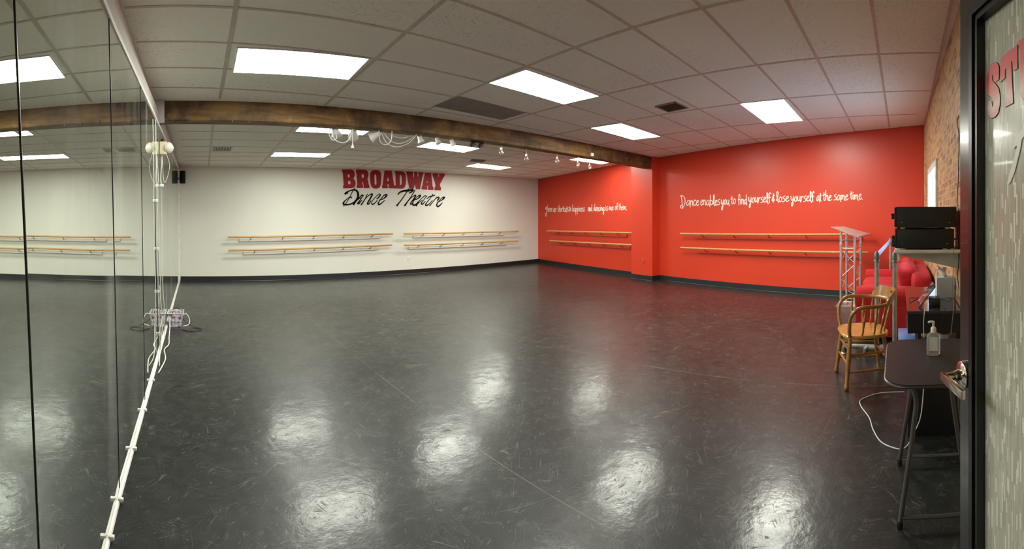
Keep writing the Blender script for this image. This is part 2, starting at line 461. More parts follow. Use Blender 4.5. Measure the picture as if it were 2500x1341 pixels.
# window
mb = MB(); fw_ = .07
for (x0, x1, z0, z1) in ((WX0 - fw_, WX0 + .01, WZ0 - .05, WZ1 + fw_), (WX1 - .01, WX1 + fw_, WZ0 - .05, WZ1 + fw_), (WX0, WX1, WZ1 - .01, WZ1 + fw_), (WX0, WX1, WZ0 - .05, WZ0 + .01)):
    mb.box((x0, YF - .10, z0), (x1, YF + .022, z1))
mb.box(((WX0 + WX1) / 2 - .02, YF - .1, WZ0), ((WX0 + WX1) / 2 + .02, YF - .06, WZ1))
win = mb.build('window_1', m_whiteplastic, smooth=False); tag(win, kind='structure')
mg = bpy.data.materials.new('window_glass'); mg.use_nodes = True
_b = mg.node_tree.nodes['Principled BSDF']; _b.inputs['Transmission Weight'].default_value = 1.0; _b.inputs['Roughness'].default_value = 0.0; _b.inputs['IOR'].default_value = 1.01
MB().box((WX0, YF - .085, WZ0), (WX1, YF - .08, WZ1)).build('window_pane', mg, win, smooth=False)

# red end pilaster in the corner by the brick wall, and the beam column
px0 = red(2216, 500).y
mb = MB(); a = rw(RLEN - .42, 0); b_ = rw(RLEN, 0)
q = [a, b_, b_ + RN * .05, a + RN * .05]
mb.grid_faces([[Vector((p.x, p.y, 0)) for p in q], [Vector((p.x, p.y, zc(p.y) + .02)) for p in q]])
o = mb.build('trim_1', m_red, smooth=False); tag(o, kind='structure')
c0 = on_z(1550, 677); c1 = on_z(1601, 684)
# column faces: front face parallel to the red wall, its near side seen edge-on
s0 = (Vector((c0.x, c0.y, 0)) - RA).dot(RD); s1 = (Vector((c1.x, c1.y, 0)) - RA).dot(RD)
off = .24
col0, col1 = s0 + .04, s1 + .02
mb = MB(); q = [rw(col0, 0), rw(col1, 0), rw(col1, 0, off), rw(col0, 0, off)]
mb.grid_faces([q, [Vector((p.x, p.y, zc(p.y) + .02)) for p in q]])
o = mb.build('wall_column', m_red, smooth=False); tag(o, kind='structure')

# baseboards
BH = .105
def base_strip(name, pts, inward):
    mb = MB()
    for (a, b, n) in pts:
        a = Vector(a); b = Vector(b); n = Vector(n)
        mb.grid_faces([[Vector((p.x, p.y, z)) for p in (a, b, b + n * t, a + n * t)] for z, t in ((0, .014), (.006, .010), (BH - .004, .007), (BH, .003))])
    o = mb.build(name, m_base, smooth=False); tag(o, kind='structure'); return o
base_strip('baseboard_back', [((-.44, YB, 0), (RA.x, YB, 0), (0, -1, 0))], None)
base_strip('baseboard_right', [(rw(0, 0), rw(col0, 0), RN), (rw(col1, 0), rw(RLEN, 0), RN), (rw(col0 - .007, 0, off), rw(col1 + .007, 0, off), RN),
                               (rw(col1, 0), rw(col1, 0, off), RD), (rw(col0, 0), rw(col0, 0, off), -RD)], None)

# ---- ceiling: tiles cut to the room, grid bars below them
def gp(i, r, dz=0.0):
    if r <= 4.6:
        x = 1.4943 + 1.2586 * i - .015 * r - .0092 * i * r
        y = 2.4123 + .0405 * i + .5534 * r + .0132 * i * r
    return Vector((x, y, zc(y) + dz))
BACKX = [0.17 + 1.12 * k for k in range(-1, 10)]
BACKY = [5.30, 5.87, 6.42, 6.98, 7.53, 8.03, 8.48, 8.95, 9.40]
mb = MB()
mb.grid_faces([[Vector((x, y, zc(y) + h)) for x, y in ((XL - .12, YF - .14), (RA.x + .2, YF - .14), (RA.x + .2, YB + .12), (XL - .12, YB + .12))] for h in (0, .04)])
ceil = mb.build('ceiling', m_ceil, smooth=False); tag(ceil, kind='structure')
bars = MB()
def clip_in(p):
    s_ = (Vector((p.x, p.y, 0)) - RA)
    return p.x > XL and p.y > YF and p.y < YB and s_.dot(RN) > 0
def bar(pts, w_=.034):
    run = []
    dense = []
    for a, b in zip(pts[:-1], pts[1:]):
        for k in range(12): dense.append(a.lerp(b, k / 12))
    dense.append(pts[-1])
    for p in dense + [None]:
        if p is not None and clip_in(p): run.append(p)
        else:
            if len(run) > 1:
                a, b = run[0], run[-1]; rings = []
                for i, q in enumerate(run):
                    t = (run[min(i + 1, len(run) - 1)] - run[max(i - 1, 0)]); n = Vector((-t.y, t.x, 0)).normalized() * (w_ / 2)
                    rings.append([q + n + Vector((0, 0, .002)), q - n + Vector((0, 0, .002)), q - n - Vector((0, 0, .004)), q + n - Vector((0, 0, .004))])
                bars.grid_faces(rings)
            run = []
for i in range(-2, 8): bar([gp(i, r) for r in (-7, -4, -1, 2, 4.6)])
for r in range(-7, 5): bar([gp(i, r) for i in range(-2, 8)], .026)
for x in BACKX: bar([Vector((x, y, zc(y))) for y in (5.15, 7, YB + .1)])
for y in BACKY: bar([Vector((x, y, zc(y))) for x in (-1, 3, 6, 10)], .02)
bars.build('ceiling_grid', m_grid, ceil, smooth=False)

# ---- dark grey panel set in the ceiling grid
P = [on_ceiling(*p, -.006) for p in ((1118, 235), (1284, 276), (1225, 293), (1058, 260))]
mb = MB(); mb.grid_faces([P, [p + Vector((0, 0, .02)) for p in P]])
o = mb.build('ceiling_panel', m_greytile, smooth=False); tag(o, 'dark grey panel filling one ceiling bay, in front of the beam', 'ceiling panel')

# ---- troffers
LIGHTS = [
 ([(580, 115), (901, 143), (852, 192), (569, 176)], 'largest bright ceiling light, the one over the left side of the room before the beam'),
 ([(1282, 170), (1464, 233), (1376, 254), (1195, 200)], 'bright ceiling light beside the dark grey ceiling panel'),
 ([(1443, 312), (1516, 300), (1612, 333), (1545, 340)], 'bright ceiling light between the brown beam and the air vent, before the beam'),
 ([(1807, 252), (1913, 242), (1960, 293), (1871, 301)], 'rightmost bright ceiling light, above the long dance quotation on the red wall'),
 (None, 'bright ceiling light partly hidden by the beam, behind the two leftmost white lamp heads'),
 ([(660, 381), (672, 371), (806, 375), (793, 383)], 'bright ceiling light nearest the mirror wall and the white back wall'),
 ([(1017, 357), (1054, 346), (1171, 361), (1132, 372)], 'bright ceiling light behind the beam, to the right of the hanging cable loops'),
 ([(1136, 405), (1167, 399), (1247, 408), (1220, 414)], 'bright ceiling light right of the big red wall letters near the back wall'),
 ([(1390, 389), (1413, 385), (1488, 396), (1469, 400)], 'bright ceiling light nearest the far red wall, behind the small white box on the beam'),
]
for pts, lab in LIGHTS:
    if pts is None:
        P = [Vector((x, y, zc(y) - .004)) for x, y in ((1.36, 5.72), (2.40, 5.72), (2.40, 6.27), (1.36, 6.27))]
    else: P = [on_ceiling(*p, -.004) for p in pts]
    c = sum(P, Vector()) / 4
    # a true parallelogram from the four measured corners
    ex = ((P[1] - P[0]) + (P[2] - P[3])) / 4; ey = ((P[3] - P[0]) + (P[2] - P[1])) / 4
    t = empty('ceiling_light', c, 0, lab, 'ceiling light', 'recessed ceiling light panels')
    def ringpts(k, dz): return [ex * a * k + ey * b * k + ex.normalized() * a * (0 if k == 1 else 0) + Vector((0, 0, dz)) for a, b in ((-1, -1), (1, -1), (1, 1), (-1, 1))]
    mb = MB()
    rings = [ringpts(1.012, .012), ringpts(1.012, -.007), ringpts(.990, -.008), ringpts(.989, -.004), ringpts(.988, .012)]
    R = [[mb.bm.verts.new(p) for p in r] for r in rings]
    for a, b in zip(R[:-1], R[1:]):
        for k in range(4): mb.bm.faces.new((a[k], a[(k + 1) % 4], b[(k + 1) % 4], b[k]))
    mb.build('light_frame', m_whiteplastic, t, smooth=False)
    mb = MB(); mb.grid_faces([ringpts(.989, -.0075), ringpts(.989, .006)]); mb.build('diffuser', m_lamp, t, smooth=False)

# ---- vents in the ceiling
def vent(px, lab, pale=False):
    P = [on_ceiling(*p, -.004) for p in px]; c = sum(P, Vector()) / 4
    ex = ((P[1] - P[0]) + (P[2] - P[3])) / 4; ey = ((P[3] - P[0]) + (P[2] - P[1])) / 4
    t = empty('ceiling_vent', c, 0, lab, 'air vent', 'ceiling air vents')
    dk = mat('vent_dark', (.05, .03, .025), .7); gr = mat('vent_grille', (.26, .20, .16), .5)
    if pale: dk = mat('vent_grey', (.16, .16, .15), .7); gr = mat('vent_grille_pale', (.55, .55, .50), .5)
    mb = MB(); mb.grid_faces([[ex * a * .95 + ey * b * .95 + Vector((0, 0, z)) for a, b in ((-1, -1), (1, -1), (1, 1), (-1, 1))] for z in (.006, .002)]); mb.build('vent_backing', dk, t, smooth=False)
    mb = MB()
    for a0, a1, b0, b1 in ((-1, -.9, -1, 1), (.9, 1, -1, 1), (-1, 1, -1, -.88), (-1, 1, .88, 1)):
        mb.grid_faces([[ex * a + ey * b + Vector((0, 0, z)) for a, b in ((a0, b0), (a1, b0), (a1, b1), (a0, b1))] for z in (.002, -.010)])
    mb.build('vent_frame', gr, t, smooth=False)
    for k in range(6):
        b = -.72 + k * .288
        mb = MB(); mb.grid_faces([[ex * a + ey * (b + d) + Vector((0, 0, z + (.006 if d > 0 else 0))) for a, d in ((-.9, -.05), (.9, -.05), (.9, .07), (-.9, .07))] for z in (-.002, -.005)])
        mb.build('vent_slat', gr, t, smooth=False)
vent([(1600, 260), (1648, 248), (1682, 263), (1631, 273)], 'dark slatted air vent in the ceiling before the beam, near the right hand ceiling lights')
vent([(518, 368), (520, 359), (568, 359), (562, 368)][0:1] + [(520, 359), (568, 359), (564, 368)], 'pale slatted air vent in the ceiling behind the beam, close to the mirror wall', True)
vent([(1146, 393.5), (1152, 389), (1186, 391), (1180, 396)], 'small dark air vent in the far ceiling, near the big red wall letters')

# ---- the beam
BY = lambda x: 4.955 + .027 * x
mb = MB(); xs = [XL + .0, 1, 2.5, 4, 6, 8.62]
zb = lambda x: 2.53 - .008 * max(0, x - 3)
rings = []
for x in xs:
    y = BY(x); z0 = zb(x); z1 = zc(y) - .001
    rings.append([Vector((x, y, z0 + .01)), Vector((x, y + .01, z0)), Vector((x, y + .20, z0)), Vector((x, y + .21, z0 + .01)), Vector((x, y + .21, zc(y + .21))), Vector((x, y, z1))])
mb.grid_faces(rings)
o = mb.build('roof_beam', m_beam, smooth=False); tag(o, 'long rough brown timber beam crossing under the ceiling from mirror wall to red column', 'beam')
BEAM = o
mb = MB()
for u, v in ((427, 296), (443, 296), (457, 296), (519, 293), (567, 295), (608, 296)):
    p = on_plane(u, v, (0, 4.96, 0), Vector((0, 1, 0))); mb.box((p.x - .006, BY(p.x) - .012, p.z - .02), (p.x + .006, BY(p.x) + .005, p.z + .02))
mb.build('hook', m_iron, BEAM, smooth=False)

# ================================================================== MIRROR WALL
def mx(y):     # plane of the mirror glass
    pts = [(-.44, -.344), (.99, -.401), (2.2, -.432), (9.75, -.472)]
    for (y0, x0), (y1, x1) in zip(pts[:-1], pts[1:]):
        if y <= y1: return x0 + (x1 - x0) * (y - y0) / (y1 - y0)
    return pts[-1][1]
ZT = 2.42
seams = [-.44, .99, 2.2, 3.33, 4.9, 6.05, 7.2, 8.4, 9.745]
mlabels = ['mirror panel nearest the camera, at the left edge of the picture', 'second mirror panel from the camera, reflecting the left ends of the barres', 'third mirror panel from the camera, ending near the loose white cables',
           'fourth mirror panel from the camera, in front of the emergency light', 'fifth mirror panel from the camera, beside the purple basket', 'sixth mirror panel from the camera, seen very edge-on past the basket',
           'seventh mirror panel from the camera, seen very edge-on near the back corner', 'farthest mirror panel, at the white back wall beside the loudspeaker']
m_edge = mat('mirror_edge', (.01, .014, .012), .3)
LEAN = -.115
for k, (a, b) in enumerate(zip(seams[:-1], seams[1:])):
    la = 0 if k == 0 else LEAN; lb = 0 if k == len(seams) - 2 else LEAN
    g = .004 if k < 2 else .0025
    z0, z1 = .03, ZT
    def yy(y, l, z): return y + l * (z - 1.2)
    x_a, x_b = mx(max(a, -.40)), mx(b)
    P = [Vector((x_a, yy(a + g, la, z0), z0)), Vector((x_b, yy(b - g, lb, z0), z0)), Vector((x_b, yy(b - g, lb, z1), z1)), Vector((x_a, yy(a + g, la, z1), z1))]
    mb = MB(); mb.grid_faces([P, [p + Vector((-.006, 0, 0)) for p in P]])
    o = mb.build('wall_mirror', m_mirror, smooth=False); o.data.materials.append(m_edge)
    for f in o.data.polygons:
        if f.normal.x < .5: f.material_index = 1
    tag(o, mlabels[k], 'mirror', 'wall mirror panels')
    if k < 3:
        yb_ = b - g
        mb = MB(); mb.grid_faces([[Vector((x_b + dx, yy(yb_ + dy, lb, z), z)) for dx, dy in ((.0005, -.003), (.0028, -.002), (.0028, .002), (.0005, .003))] for z in (z0, z1)])
        mb.build('edge_strip', m_edge, o, smooth=False)
mb = MB(); mb.grid_faces([[Vector((mx(y) - .010, y, 0)), Vector((XL + .001, y, 0)), Vector((XL + .001, y, ZT - .01)), Vector((mx(y) - .010, y, ZT - .01))] for y in (-.44, .99, 2.2, 9.70)])
o = mb.build('mirror_backing', m_edge, smooth=False); tag(o, 'dark backing board behind the row of wall mirrors', 'mirror backing')
# top track
mb = MB()
mb.grid_faces([[Vector((mx(y) + dx, y, z)) for dx, z in ((-.02, ZT + .001), (.006, ZT + .001), (.006, ZT + .03), (-.02, ZT + .035))] for y in (-.44, .99, 2.2, 5, 9.70)])
tr = mb.build('mirror_track', m_whiteplastic, smooth=False); tag(tr, 'white metal track capping the top of the mirrors', 'mirror track')
# grey painted wall cap above the mirrors (sloping back to the ceiling line)
m_greypaint = make_wall('grey_wall_paint', (.50, .48, .47), (.56, .54, .52), .5)
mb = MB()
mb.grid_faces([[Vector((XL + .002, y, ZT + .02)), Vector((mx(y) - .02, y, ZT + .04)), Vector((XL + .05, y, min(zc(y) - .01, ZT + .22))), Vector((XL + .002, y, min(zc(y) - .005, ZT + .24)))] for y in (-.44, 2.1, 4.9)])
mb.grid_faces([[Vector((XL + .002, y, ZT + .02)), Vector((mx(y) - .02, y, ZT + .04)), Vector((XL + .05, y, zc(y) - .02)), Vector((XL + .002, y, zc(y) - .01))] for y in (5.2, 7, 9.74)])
o = mb.build('trim_2', m_greypaint, smooth=False); tag(o, kind='structure')
# bottom channel with clips
mb = MB()
mb.grid_faces([[Vector((mx(y) + dx, y, z)) for dx, z in ((-.003, 0), (.018, 0), (.020, .008), (.016, .020), (.004, .026), (-.003, .026))] for y in (-.44, .99, 2.2, 5, 9.70)])
ch = mb.build('floor_channel', m_whiteplastic, smooth=False); tag(ch, 'long white metal channel along the floor under the mirrors', 'mirror channel')
for y in (1.98, 2.25, 2.75, 3.3, 3.9):
    MB().box((mx(y) + .010, y - .010, .012), (mx(y) + .036, y + .010, .030), bevel=.003).build('channel_clip', m_whiteplastic, ch)

# white vertical post on the beam end, corner strip
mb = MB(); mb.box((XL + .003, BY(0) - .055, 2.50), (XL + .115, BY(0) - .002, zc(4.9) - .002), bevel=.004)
o = mb.build('beam_bracket', m_greypaint, smooth=False); tag(o, 'pale painted bracket block where the beam meets the mirror wall', 'bracket')
mb = MB(); mb.grid_faces([[Vector((mx(9.7) + .004 + .02 * cos(a), YB - .025 + .02 * sin(a), z)) for a in [2 * pi * k / 10 for k in range(10)]] for z in (0, zc(YB) - .01)])
o = mb.build('corner_conduit', m_whiteplastic); tag(o, 'thin white pipe running up the far corner beside the loudspeaker', 'pipe')

# emergency light with round head at the mirror edge
ey_, ez_ = 4.78, 2.20
ex_ = mx(ey_)
t = empty('emergency_light', (ex_ + .004, ey_, ez_), 0, 'cream emergency light with round lamp head hanging at the mirror below the beam end', 'emergency light')
MB().box((.0, -.03, -.07), (.075, .05, .07), bevel=.008).build('housing', m_cream, t)
MB().box((.012, -.02, .07), (.04, .03, .10)).build('socket', m_blackp, t)
M = Matrix.Translation((.098, -.01, .005)) @ Matrix.Rotation(math.radians(90), 4, 'X') @ Matrix.Rotation(math.radians(38), 4, 'Y')
hd = MB().lathe([(.0, -.045), (.03, -.043), (.048, -.028), (.055, -.005), (.057, .008), (.052, .010)], 22, M).build('lamp_head', m_cream, t)
MB().lathe([(.051, .008), (.048, .022), (.035, .034), (.018, .040), (.0, .041)], 22, M).build('lens', mat('ribbed_lens', (.75, .72, .66), .18, spec=.8, coat=1.0), hd)
MB().tube([(.07, 0, -.03), (.09, -.01, -.02), (.1, -.02, 0)], .012, 8).build('neck', m_cream, t)

# cables along the mirror
def cable(pts, r, m, lab, name='cable', cat='cable', group=None, k=6, n=6):
    o = MB().tube(smooth_path(pts, k), r, n).build(name, m); tag(o, lab, cat, group); return o
def onm(u, v, y, out=.012):
    """a point standing just in front of the mirror at depth y, at picture height v"""
    x = mx(y) + out; r = hypot(x, y); return (x, y, EYE + (CY_ - v) / F_ * r)
# drop cords below the emergency light
cable([(ex_ + .03, 4.78, 2.14), (ex_ + .035, 4.78, 2.0), (ex_ + .045, 4.78, 1.86), (ex_ + .06, 4.78, 1.83), (ex_ + .09, 4.78, 1.9), (ex_ + .11, 4.78, 2.02), (ex_ + .07, 4.78, 2.15)], .0025, m_cable, 'thin grey cord looping below the emergency light', 'cord', 'cord')
cable([(ex_ + .018, 4.8, 2.13), (ex_ + .022, 4.8, 2.05), (ex_ + .012, 4.8, 1.85), (ex_ + .03, 4.8, 1.80)], .006, m_cable, 'short white plug cord hanging straight down from the emergency light', 'cord', 'cord')
MB().box((ex_ + .002, 4.79, 1.785), (ex_ + .045, 4.81, 1.81), bevel=.004).build('plug', m_whiteplastic, bpy.data.objects['cord.001'])
yA = 4.45
cable([(mx(4.2) + .012, 4.22, 2.40), (mx(4.3) + .012, 4.30, 1.9), (mx(4.3) + .015, 4.38, 1.4), (mx(4.4) + .013, 4.47, .8), (mx(4.5) + .02, 4.56, .35), (mx(4.5) + .02, 4.62, .04)], .0045, m_cable, 'white cable running down the mirror from the top track to the floor', 'cable', 'cable')
cable([(mx(4.2) + .010, 4.34, 1.75), (mx(4.3) + .010, 4.43, 1.4), (mx(4.4) + .010, 4.54, .8), (mx(4.5) + .010, 4.65, .45), (mx(4.5) + .010, 4.75, .06)], .005, m_blackp, 'black cable taped beside the white cable on the mirror', 'cable', 'cable')
cable([(mx(4.6) + .015, 4.62, .74), (mx(4.6) + .03, 4.63, .55), (mx(4.6) + .04, 4.65, .3), (mx(4.5) + .03, 4.50, .06), (mx(4.2) + .05, 4.2, .045)], .0038, m_cable, 'white cable dropping from mid mirror to the floor channel', 'cable', 'cable')
cable([(mx(4.8) + .016, 4.8, 1.80), (mx(4.9) + .012, 4.92, 1.3), (mx(5) + .012, 5.05, .7), (mx(5.1) + .03, 5.12, .35), (mx(5.2) + .02, 5.2, .04)], .0035, m_cable, 'thin white cord reaching from the emergency light plug to the floor channel', 'cable', 'cable')
cable([(mx(5.8) + .05, 5.80, .14), (mx(5.6) + .06, 5.6, .05), (mx(5.3) + .07, 5.3, .012), (mx(5.0) + .085, 5.0, .012), (mx(4.7) + .05, 4.8, .014), (mx(4.5) + .085, 4.5, .012), (mx(4.1) + .05, 4.1, .014)], .006, m_cable, 'white cable lying on the floor against the mirror channel', 'cable', 'cable')
for j, (y, z) in enumerate(((4.33, 1.62), (4.42, 1.14), (4.5, .70), (4.6, .24))):
    tp = MB().box((mx(y) + .004, y - .018, z - .014), (mx(y) + .024, y + .018, z + .014), bevel=.003).build('tape', m_whiteplastic, bpy.data.objects['cable'])

# basket with odds and ends by the mirror
bx = mx(5.9) + .004
t = empty('storage_basket', (bx, 5.93, 0), 0, 'small clear purple plastic basket on the floor against the mirror', 'basket')
m_purple = mat('purple_print_plastic', (.34, .29, .42), .3, vary=.95, vscale=26)
def shell(x0, x1, y0, y1, z0, z1, fl, th=.004):
    """open tapering tray"""
    mbx = MB()
    o0 = [(x0 + fl, y0 + fl), (x1 - fl, y0 + fl), (x1 - fl, y1 - fl), (x0 + fl, y1 - fl)]; o1 = [(x0, y0), (x1, y0), (x1, y1), (x0, y1)]
    i1 = [(x0 + th, y0 + th), (x1 - th, y0 + th), (x1 - th, y1 - th), (x0 + th, y1 - th)]; i0 = [(x0 + fl + th, y0 + fl + th), (x1 - fl - th, y0 + fl + th), (x1 - fl - th, y1 - fl - th), (x0 + fl + th, y1 - fl - th)]
    mbx.grid_faces([[Vector((*p, z)) for p in L] for L, z in ((o0, z0), (o1, z1), (i1, z1), (i0, z0 + th))]); return mbx
shell(.012, .215, -.13, .13, 0, .178, .022).build('basket_body', m_purple, t, smooth=False)
mb = MB(); mb.tube([(.008, -.134, .178), (.22, -.134, .178), (.22, .134, .178), (.008, .134, .178), (.008, -.134, .178)], .004, 6); mb.build('rim', m_whiteplastic, t)
cable([(bx + .20, 5.83, .15), (bx + .26, 5.83, .17), (bx + .30, 5.82, .10), (bx + .29, 5.8, .04), (bx + .22, 5.79, .02)], .006, m_cable, 'white cord loop sticking out of the purple basket', 'cord', 'cord')
cable([(bx + .21, 5.88, .1), (bx + .27, 5.85, .05), (bx + .36, 5.80, .012), (bx + .46, 5.72, .008), (bx + .40, 5.62, .008), (bx + .30, 5.6, .008), (bx + .2, 5.7, .008)], .006, m_blackp, 'black cord trailing on the floor from the purple basket', 'cord', 'cord')
cable([(bx + .05, 5.86, .12), (bx + .07, 5.84, .2), (bx + .12, 5.84, .22), (bx + .17, 5.87, .2), (bx + .17, 5.9, .1)], .006, m_cable, 'white cord coiled over the near edge of the purple basket', 'cord', 'cord')
cable([(bx + .06, 5.98, .08), (bx + .08, 5.95, .19), (bx + .14, 5.96, .225), (bx + .18, 5.98, .12)], .006, m_blackp, 'black cord coiled inside the purple basket', 'cord', 'cord')

# loudspeaker in the far corner
sp0 = on_plane(434, 417, (0, 9.35, 0), Vector((0, 1, 0))); sp1 = on_plane(453, 447, (0, 9.35, 0), Vector((0, 1, 0)))
t = empty('wall_speaker', (mx(9.3) + .02, 9.45, (sp0.z + sp1.z) / 2), 0, 'black loudspeaker mounted in the far corner of the white wall by the mirrors', 'speaker')
hz = (sp0.z - sp1.z) / 2
w2 = sp1.x - (mx(9.3) + .02)
mb = MB(); mb.grid_faces([[Vector((x, y, z * hz)) for x, y in ((.03, 0.10), (w2 - .03, .10), (w2 - .005, .0), (w2 - .02, -.09), (w2 / 2, -.12), (.02, -.09), (0.0, 0.0))] for z in (-1, -.9, .9, 1)]); mb.build('cabinet', mat('speaker_black', (.006, .006, .006), .8, spec=.2), t, angle=25)
MB().box((.04, .10, -.03), (.09, .296, .03)).build('bracket', m_iron, t)

# ================================================================== BARRES
def barre(a, b, lab, back_off, nbr, m_rail=None, bs=0.08, be=.92, group=None, drop=.075, inward=None, rail_h=.06):
    """wooden rail a->b carried on iron brackets from a painted backing board on the wall"""
    a = Vector(a); b = Vector(b); d = (b - a); L = d.length; dn = d.normalized()
    t = empty('ballet_barre', a, 0, lab, 'ballet barre', group)
    MB().tube([Vector((0, 0, 0)), d * .5, d], .021, 12).build('rail', m_bar, t)
    n = inward   # unit vector into the room
    w0 = d * bs - n * back_off; w1 = d * be - n * back_off
    up = Vector((0, 0, 1))
    mb = MB()
    q = lambda p, z, o_: p + n * o_ + up * z
    mb.grid_faces([[q(p, -drop + rail_h / 2, 0), q(p, -drop + rail_h / 2, .034), q(p, -drop - rail_h / 2, .034), q(p, -drop - rail_h / 2, 0)] for p in (w0, w1)])
    mb.build('backing_board', m_rail, t, smooth=False)
    for k in range(nbr):
        f = bs + (be - bs) * (k + .35) / (nbr - .3)
        c = d * f
        mb = MB(); mb.tube([c - up * .02, c - up * .035, c - n * (back_off * .4) - up * .062, c - n * (back_off - .034) - up * .066], .007, 6)
        mb.box((-.03, -.006, -.024), (.03, .006, -.018), Matrix.Translation(c) @ Matrix.Rotation(atan2(dn.y, dn.x), 4, 'Z'))
        mb.build('rail_bracket', m_iron, t)
YR = 9.60
def wp(u, v): return on_plane(u, v, (0, YR, 0), Vector((0, 1, 0)))
IN = Vector((0, -1, 0)); G = 'wall mounted ballet barres'
barre(wp(556, 579.5), wp(959, 571), 'upper wooden barre on the left half of the white wall', .148, 5, m_white, .067, .93, G, inward=IN)
barre(wp(557, 612), wp(957, 598.5), 'lower wooden barre on the left half of the white wall', .148, 5, m_white, .09, .92, G, inward=IN)
barre(wp(986, 571), wp(1265, 565), 'upper wooden barre on the right half of the white wall', .148, 5, m_white, .09, .88, G, inward=IN)
barre(wp(987, 599), wp(1265, 588.5), 'lower wooden barre on the right half of the white wall', .148, 5, m_white, .05, .90, G, inward=IN)
rp = lambda u, v: red(u, v, .15)
barre(rp(1336, 564), rp(1547, 569), 'upper wooden barre on the far red wall behind the column', .148, 5, m_red, .08, .90, G, inward=RN)
barre(rp(1342, 588), rp(1547, 598.5), 'lower wooden barre on the far red wall behind the column', .148, 5, m_red, .08, .93, G, inward=RN)
barre(rp(1661, 571), rp(2128, 572), 'upper wooden barre on the near red wall, ending behind the lectern', .148, 5, m_red, .07, .95, G, inward=RN)
barre(rp(1662, 605), rp(2120, 617), 'lower wooden barre on the near red wall, passing behind the lectern', .148, 5, m_red, .09, .95, G, inward=RN)

# ================================================================== LETTERING
def fill_outline(name, loops, P, n, depth, m, parent):
    """solid letter: loops of picture points mapped to the wall by P; first loop outside, others holes"""
    mb = bmesh.new(); edges = []
    o0 = P(*loops[0][0]); ux = (P(loops[0][0][0] + 30, loops[0][0][1]) - o0); ux.z = 0; ux.normalize(); uz = Vector((0, 0, 1))
    n = Vector(n)
    allv = []
    for L in loops:
        vs = [mb.verts.new(P(*p)) for p in L]
        edges += [mb.edges.new((vs[i], vs[(i + 1) % len(vs)])) for i in range(len(vs))]
    r = bmesh.ops.triangle_fill(mb, use_beauty=True, use_dissolve=False, edges=edges, normal=n)
    faces = [f for f in r['geom'] if isinstance(f, bmesh.types.BMFace)]
    ex = bmesh.ops.extrude_face_region(mb, geom=faces)
    bmesh.ops.translate(mb, verts=[v for v in ex['geom'] if isinstance(v, bmesh.types.BMVert)], vec=n * depth)
    bmesh.ops.recalc_face_normals(mb, faces=mb.faces[:])
    me = bpy.data.meshes.new(name); mb.to_mesh(me); mb.free()
    return link(name, me, m, parent)
YW = YB - .001
def crop(ox, oy, s, plane):
    return lambda x, y: plane(ox + x / s, oy + y / s)
pw = lambda u, v: on_plane(u, v, (0, YW, 0), Vector((0, 1, 0)))
C1 = crop(820, 400, 8.929, pw)
BW = [
 [[(130,128),(330,125),(380,148),(408,200),(410,260),(380,325),(415,360),(430,420),(420,490),(380,525),(330,533),(158,535),(158,470),(172,458),(150,192),(132,178)], [(257,235),(285,230),(300,245),(300,285),(285,297),(260,297)], [(264,372),(300,372),(320,400),(318,435),(300,448),(268,448)]],
 [[(435,133),(520,128),(640,132),(695,165),(710,230),(700,300),(682,330),(700,365),(716,458),(728,470),(728,531),(612,531),(597,430),(582,393),(570,393),(577,455),(592,465),(592,527),(453,527),(453,470),(467,455),(450,210),(437,192)], [(560,228),(593,226),(612,250),(610,295),(590,310),(563,310)]],
 [[(743,290),(752,195),(790,150),(868,133),(940,148),(980,200),(988,300),(982,440),(960,505),(920,535),(880,543),(820,535),(775,500),(755,430)], [(838,262),(848,235),(868,230),(880,260),(886,430),(872,457),(852,457),(842,430)]],
 [[(1060,152),(1215,152),(1265,460),(1280,470),(1280,535),(1147,533),(1147,475),(1158,450),(1112,450),(1128,475),(1128,533),(1008,531),(1008,472),(1022,458)], [(1135,275),(1160,375),(1108,375)]],
 [[(1288,163),(1420,165),(1490,190),(1518,235),(1525,330),(1522,440),(1500,510),(1455,541),(1285,536),(1285,482),(1306,470),(1299,222),(1289,208)], [(1388,245),(1415,243),(1438,285),(1440,415),(1420,462),(1392,462)]],
 [[(1535,170),(1680,173),(1680,218),(1672,230),(1697,330),(1712,225),(1705,218),(1705,180),(1770,182),(1772,222),(1785,310),(1806,232),(1795,222),(1795,190),(1902,192),(1900,238),(1888,250),(1862,400),(1832,556),(1745,552),(1722,430),(1690,549),(1602,543),(1568,370),(1548,232),(1537,218)]],
 [[(1943,200),(2072,205),(2106,490),(2123,512),(2123,571),(2007,568),(2007,512),(2018,485),(1978,482),(1990,510),(1988,565),(1870,559),(1870,503),(1886,485)], [(1998,372),(2013,410),(1974,410)]],
 [[(2110,210),(2225,212),(2225,252),(2237,300),(2258,255),(2250,248),(2250,216),(2372,220),(2368,262),(2350,290),(2268,440),(2268,495),(2288,512),(2286,579),(2150,575),(2150,515),(2168,497),(2168,440),(2125,290),(2110,258)]],
]
c = C1(1250, 330)
t = empty('wall_lettering', (c.x, YW, 2.07), 0, 'large dark red slab-serif letters high on the white wall', 'wall letters')
def reparent(o, p):
    o.parent = p; o.matrix_parent_inverse = Matrix.Translation(-Vector(p.location)) if p.rotation_euler.z == 0 else (Matrix.Translation(p.location) @ Matrix.Rotation(p.rotation_euler.z, 4, 'Z')).inverted()
for L in BW:
    o = fill_outline('letter', L, C1, (0, -1, 0), .008, m_letterred, None); reparent(o, t)

